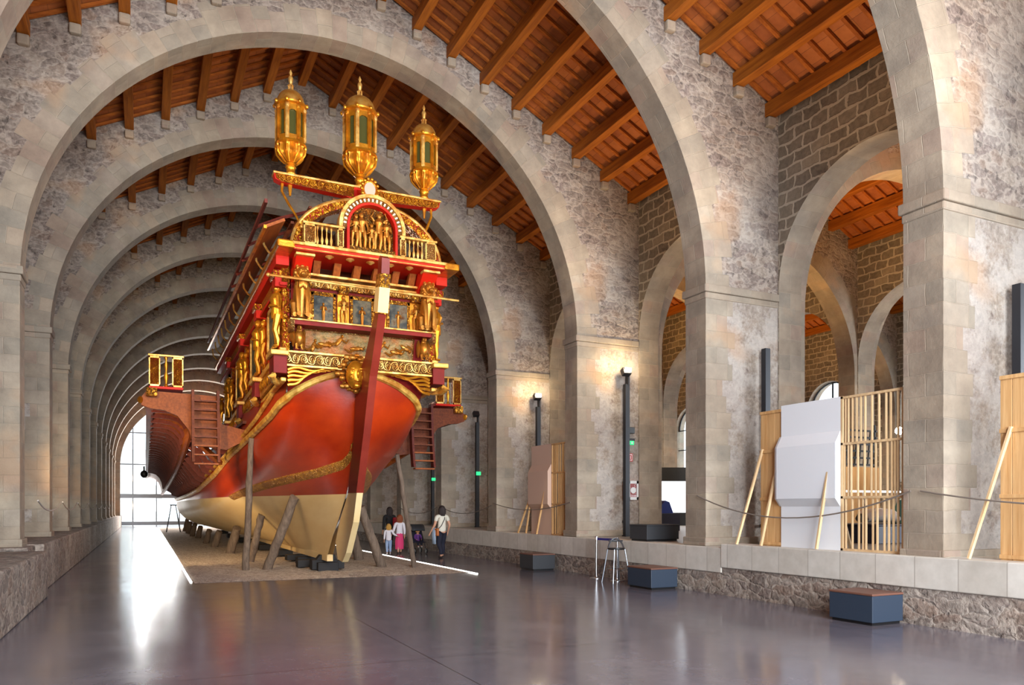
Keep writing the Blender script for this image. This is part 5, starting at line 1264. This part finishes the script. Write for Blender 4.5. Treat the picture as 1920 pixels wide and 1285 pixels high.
# ------------------------------------------------------------------ visitors
plain('skin', rgb(206,150,120), .55); plain('hair_dark', rgb(44,30,26), .7); plain('hair_blond', rgb(196,146,70), .7); plain('hair_red', rgb(140,72,36), .7)
plain('cloth_cream', rgb(226,218,200), .85); plain('cloth_white', rgb(232,224,228), .85); plain('cloth_navy', rgb(28,28,44), .85); plain('cloth_pink', rgb(222,60,110), .8)
plain('cloth_black', rgb(26,24,26), .85); plain('cloth_red', rgb(170,30,40), .8); plain('denim', rgb(150,168,200), .85); plain('leather_tan', rgb(176,96,40), .6); plain('cloth_purple', rgb(110,60,140), .8)
plain('shoe_white', rgb(225,225,225), .6); plain('shoe_dark', rgb(50,40,38), .6); plain('cloth_pale_blue', rgb(170,190,214), .85)
def skin_obj(name, verts, edges, radii, mat, parent, sub=2, root=0):
    me = bpy.data.meshes.new(name); me.from_pydata([tuple(v) for v in verts], edges, []); me.materials.append(MATS[mat])
    o = bpy.data.objects.new(name, me); COL.objects.link(o); o.parent = parent
    md = o.modifiers.new('skin', 'SKIN'); md.use_smooth_shade = True; md.branch_smoothing = .6
    if not me.skin_vertices: return o
    for i, r in enumerate(radii):
        sv = me.skin_vertices[0].data[i]; sv.radius = (r, r) if not hasattr(r, '__len__') else r; sv.use_root = (i == root)
    s_ = o.modifiers.new('sub', 'SUBSURF'); s_.levels = sub; s_.render_levels = sub
    return o
def person(loc, rz, H, label, top, legs, hair, hairlen=.12, stride=.18, arms=None, skirt=False, shoes='shoe_dark', sleeve=True, child=False, seated=False, group=None):
    root = empty('person', loc, label, 'person', group); root.rotation_euler = (0, 0, rz); ORG[root.name] = Vector((0, 0, 0))
    u = H/1.0; hw_ = .115*H; kz = .27*H; hz = .52*H; sh = .815*H
    if child: sh = .79*H; hz = .49*H
    if arms is None: arms = [(.13, .0, .62, .15, -.02, .47), (.13, .02, .62, .15, .04, .47)]
    hd = .945*H - (.01*H if child else 0); hr = .062*H*(1.18 if child else 1)
    V = []; E_ = []; Rr = []
    def add(p, r, prev=None):
        V.append(Vector(p)); Rr.append(r)
        if prev is not None: E_.append((prev, len(V)-1))
        return len(V)-1
    pel = add((0, 0, hz), (.085*H, .062*H)); w_ = add((0, 0, .62*H), (.072*H, .052*H), pel); ch = add((0, .0, .73*H), (.088*H, .06*H), w_)
    nk0 = add((0, 0, sh+.01*H), (.06*H, .045*H), ch); nk = add((0, -.005*H, .865*H), .028*H, nk0)
    add((0, -.01*H, .90*H), (hr*.72, hr*.8), nk); a_ = add((0, -.005*H, hd), (hr*.95, hr*1.1), len(V)-1); add((0, .0, .985*H), (hr*.6, hr*.7), a_)
    feet = []
    for s_ in (1, -1):
        st = stride*s_*.5*H
        if seated:
            h0 = add((.06*H*s_, -.02*H, hz-.02*H), .055*H, pel); k0 = add((.07*H*s_, -.24*H, hz), .042*H, h0); an = add((.07*H*s_, -.30*H, hz-.2*H), .03*H, k0); ft = add((.07*H*s_, -.38*H, hz-.22*H), .025*H, an)
            feet.append((an, ft))
        else:
            h0 = add((.055*H*s_, 0, hz-.045*H), .058*H, pel); k0 = add((.058*H*s_, -.04*H+st*.4, kz), .040*H, h0)
            cf = add((.056*H*s_, st*.75+.01*H, .17*H), .034*H, k0); an = add((.055*H*s_, st, .045*H), .021*H, cf); ft = add((.06*H*s_, st-.075*H, .02*H), .02*H, an); feet.append((an, ft))
    hands = []
    for s_, A in zip((1, -1), arms):
        sd = add((hw_*s_, 0, sh-.015*H), .034*H, nk0); el = add((A[0]*H*s_*1.05, A[1]*H+.01*H, A[2]*H), .026*H, sd); wr = add((A[3]*H*s_, A[4]*H, A[5]*H), .016*H, el)
        d = (V[wr]-V[el]).normalized(); pm = add(V[wr]+d*.035*H, (.022*H, .012*H), wr)
        for j in range(4):
            off = Vector((0, (j-1.5)*.011*H, 0)); f1 = add(V[pm]+d*.03*H+off, .0055*H, pm); add(V[f1]+d*(.024 if j in (1, 2) else .018)*H+Vector((-.006*H*s_, 0, 0)), .0045*H, f1)
        th = add(V[wr]+d*.03*H+Vector((-.004*H*s_, -.02*H, 0)), .0065*H, wr); add(V[th]+d*.02*H+Vector((0, -.006*H, 0)), .005*H, th)
        hands.append((sd, el, wr, pm))
    skin_obj('body', V, E_, Rr, 'skin', root, 2)
    # face on the front of the head
    b = MB(); ORG[root.name] = Vector((0, 0, 0))
    b.ell((0, -hr*1.15, hd-.012*H), (hr*.14, hr*.25, hr*.28), 8, 6); b.ell((0, -hr*1.0, hd-.038*H), (hr*.32, hr*.12, hr*.08), 8, 5)
    for s_ in (1, -1): b.ell((hr*.95*s_, 0, hd-.005*H), (hr*.14, hr*.2, hr*.3), 6, 5)
    b.build('face_and_ears', 'skin', root, smooth=True)
    b = MB()
    for s_ in (1, -1): b.ell((hr*.36*s_, -hr*1.02, hd+.004*H), (hr*.13, hr*.1, hr*.09), 6, 5)
    b.build('eyes', 'hair_dark', root, smooth=True)
    # hair
    b = MB(); b.ell((0, .008*H, hd+.008*H), (hr*1.04, hr*1.08, hr*1.06), 14, 10)
    for k in range(9):
        a = PI*(-.1+1.2*k/8); x, y = hr*.86*math.cos(a), hr*.84*math.sin(a)+.012*H
        b.tube([(x, y, hd+.01*H), (x*1.05, y*1.05, hd-hairlen*H*.5), (x*.85, y*.9, hd-hairlen*H)], [hr*.32, hr*.32, hr*.14], 6)
    b.build('hair', hair, root, smooth=True)
    # clothes follow the body
    g = .012*H; vs = [(0, 0, hz-.045*H), (0, 0, .62*H), (0, 0, .73*H), (0, 0, sh+.012*H)]; es = [(0, 1), (1, 2), (2, 3)]; rs = [(.104*H, .080*H), (.092*H, .070*H), (.100*H, .072*H), (.062*H, .047*H)]
    for s_, (sd, el, wr, pm) in zip((1, -1), hands):
        n = len(vs); vs.append(V[sd]); rs.append(.045*H); es.append((3, n)); 
        m_ = V[sd].lerp(V[el], .6) if sleeve else V[sd].lerp(V[el], .95); vs.append(m_); rs.append(.037*H); es.append((n, n+1))
        if not sleeve: vs.append(V[wr].lerp(V[el], .15)); rs.append(.024*H); es.append((n+1, n+2))
    skin_obj('shirt', vs, es, rs, top, root, 2)
    if skirt:
        b = MB(); b.lathe([(.075*H, hz+.07*H), (.098*H, hz+.02*H), (.11*H, hz-.1*H), (.12*H, .30*H), (.115*H, .12*H)], (0, 0, 0), 16, M=Matrix.Scale(.8, 4, (0, 1, 0)), flute=8, fd=.08); b.build('skirt', legs, root, smooth=True)
    else:
        vs = [Vector((0, 0, hz+.03*H))]; es = []; rs = [(.088*H, .066*H)]
        i = 8
        for s_ in (1, -1):
            k = 8 if s_ == 1 else 8+(4 if seated else 5)
            n = len(vs); chain = V[k:k+(3 if seated else 4)]
            for q, p in enumerate(chain):
                vs.append(p + (Vector((0, 0, .02*H)) if q == len(chain)-1 else Vector((0, 0, 0)))); rs.append([.066*H, .05*H, .044*H, .036*H][q]); es.append((0 if q == 0 else len(vs)-2, len(vs)-1))
        skin_obj('trousers', vs, es, rs, legs, root, 2)
    for an, ft in feet:
        b = MB(); b.ell(V[an].lerp(V[ft], .5)+Vector((0, 0, -.003*H)), (.028*H, .065*H, .026*H), 10, 7); b.build('shoe', shoes, root, smooth=True)
    return root, V, hands
# adult woman seen from behind
rt, V, hd_ = person((8.36, 22.6, 0), PI+.25, 1.62, 'woman in a cream shirt and dark trousers walking away with a tan shoulder bag', 'cloth_cream', 'cloth_navy', 'hair_dark', .13, .12, arms=[(.15, -.02, .64, .19, -.10, .50), (.15, .03, .64, .17, -.04, .50)])
b = MB(); b.tube([(-.10, .02, 1.34), (-.02, .125, 1.22), (.10, .13, 1.02), (.2, .08, .9)], .012, 6); b.tube([(-.10, .02, 1.34), (-.02, -.12, 1.22), (.10, -.12, 1.02), (.2, -.02, .9)], .012, 6); b.build('bag_strap', 'shoe_dark', rt, smooth=True)
b = MB(); b.cbox((.24, .03, .82), (.08, .26, .24)); b.build('shoulder_bag', 'leather_tan', rt, bevel=.025)
b = MB(); b.grid([[(.27+.01*math.sin(k), -.10+.03*k, .95-.0*k) for k in range(6)], [(.29, -.11+.035*k, .72) for k in range(6)], [(.27+.015*math.cos(k*2), -.10+.03*k, .45) for k in range(6)]]); b.build('carried_jacket', 'cloth_pale_blue', rt, smooth=True, solid=.02)
# group with the pushchair
person((7.42, 25.2, 0), PI-.2, 1.02, 'small blond child in a white top and pale jeans holding a hand', 'cloth_white', 'denim', 'hair_blond', .13, .14, arms=[(.13, .0, .62, .15, .02, .47), (.16, .0, .66, .3, -.04, .60)], child=True, shoes='shoe_white', sleeve=False)
person((7.86, 25.4, 0), PI+.1, 1.32, 'girl in a white top and bright pink skirt beside the small child', 'cloth_white', 'cloth_pink', 'hair_red', .12, .1, arms=[(.15, 0, .63, .2, -.02, .5), (.13, .0, .62, .14, .0, .47)], child=True, skirt=True, sleeve=False)
person((7.86, 26.6, 0), PI+.1, 1.58, 'adult in black with a red bag walking behind the two children', 'cloth_black', 'cloth_black', 'hair_dark', .14, .14, sleeve=False)
b = MB(); b.cbox((8.0, 26.28, 1.08), (.22, .1, .3)); tag(b.build('red_bag', 'cloth_red', bevel=.03), 'small red bag carried on the back of the adult in black', 'bag')
t_ = empty('pushchair', (8.45, 25.2, 0), 'dark pushchair with a grey hood, partly hidden by the thin tall prop', 'pushchair')
for sx in (-.2, .2):
    for sy in (-.3, .3):
        b = MB(); b.lathe([(0, -.02), (.09, -.02), (.1, 0), (.09, .02), (0, .02)], (8.45+sx, 25.2+sy, .1), 14, M=Matrix.Rotation(PI/2, 4, 'Y')); b.build('wheel', 'black_plastic', t_, smooth=True)
    b = MB(); b.tube([(8.45+sx, 24.9, .1), (8.45+sx, 25.2, .5), (8.45+sx, 25.55, .95)], .014, 6); b.tube([(8.45+sx, 25.5, .1), (8.45+sx, 25.2, .5)], .014, 6); b.build('frame_tube', 'steel', t_, smooth=True)
b = MB(); b.tube([(8.25, 25.55, .95), (8.65, 25.55, .95)], .018, 8); b.build('handle', 'black_plastic', t_)
b = MB(); b.grid([[(8.25, 24.95, .40), (8.65, 24.95, .40)], [(8.25, 25.2, .38), (8.65, 25.2, .38)], [(8.25, 25.42, .80), (8.65, 25.42, .80)]]); b.build('seat', 'cloth_navy', t_, solid=.03)
b = MB(); b.grid([[(8.22+.46*j/4., 25.42-.30*math.sin(a), .78+.22*math.cos(a)) for j in range(5)] for a in [PI/2*k/6 for k in range(7)]]); b.build('hood', 'charcoal', t_, smooth=True, solid=.01)
rt, V, hd_ = person((8.45, 25.22, .02), 0, .80, 'toddler in purple sitting in the pushchair', 'cloth_purple', 'cloth_navy', 'hair_blond', .06, .1, child=True, shoes='shoe_white', seated=True, sleeve=False, arms=[(.14, -.08, .62, .1, -.2, .58), (.14, -.08, .62, .1, -.2, .58)])

# trestle and projector far by the bow
t_ = empty('trestle', (1.6, 52.5, 0), 'dark folding trestle standing near the bow against the bright far window', 'trestle')
for sx in (-.25, .25):
    for sy in (-.35, .35):
        b = MB(); b.bar((1.6+sx*.5, 52.5+sy*.2, 1.7), (1.6+sx*1.6, 52.5+sy, .03), .05, .05); b.build('leg', 'black_metal', t_)
b = MB(); b.box(1.4, 1.8, 52.4, 52.6, 1.68, 1.76); b.build('top_bar', 'black_metal', t_)
t_ = empty('projector', (-.05, 48, 3.2), 'small black projector hanging from the outrigger in front of the far window', 'projector')
b = MB(); b.tube([(-.05, 48, 3.9), (-.05, 48, 3.55)], .05, 8); b.build('hanger', 'black_plastic', t_)
b = MB(); b.ell((-.05, 48, 3.45), (.2, .2, .22), 12, 8); b.build('projector_body', 'black_plastic', t_, smooth=True)
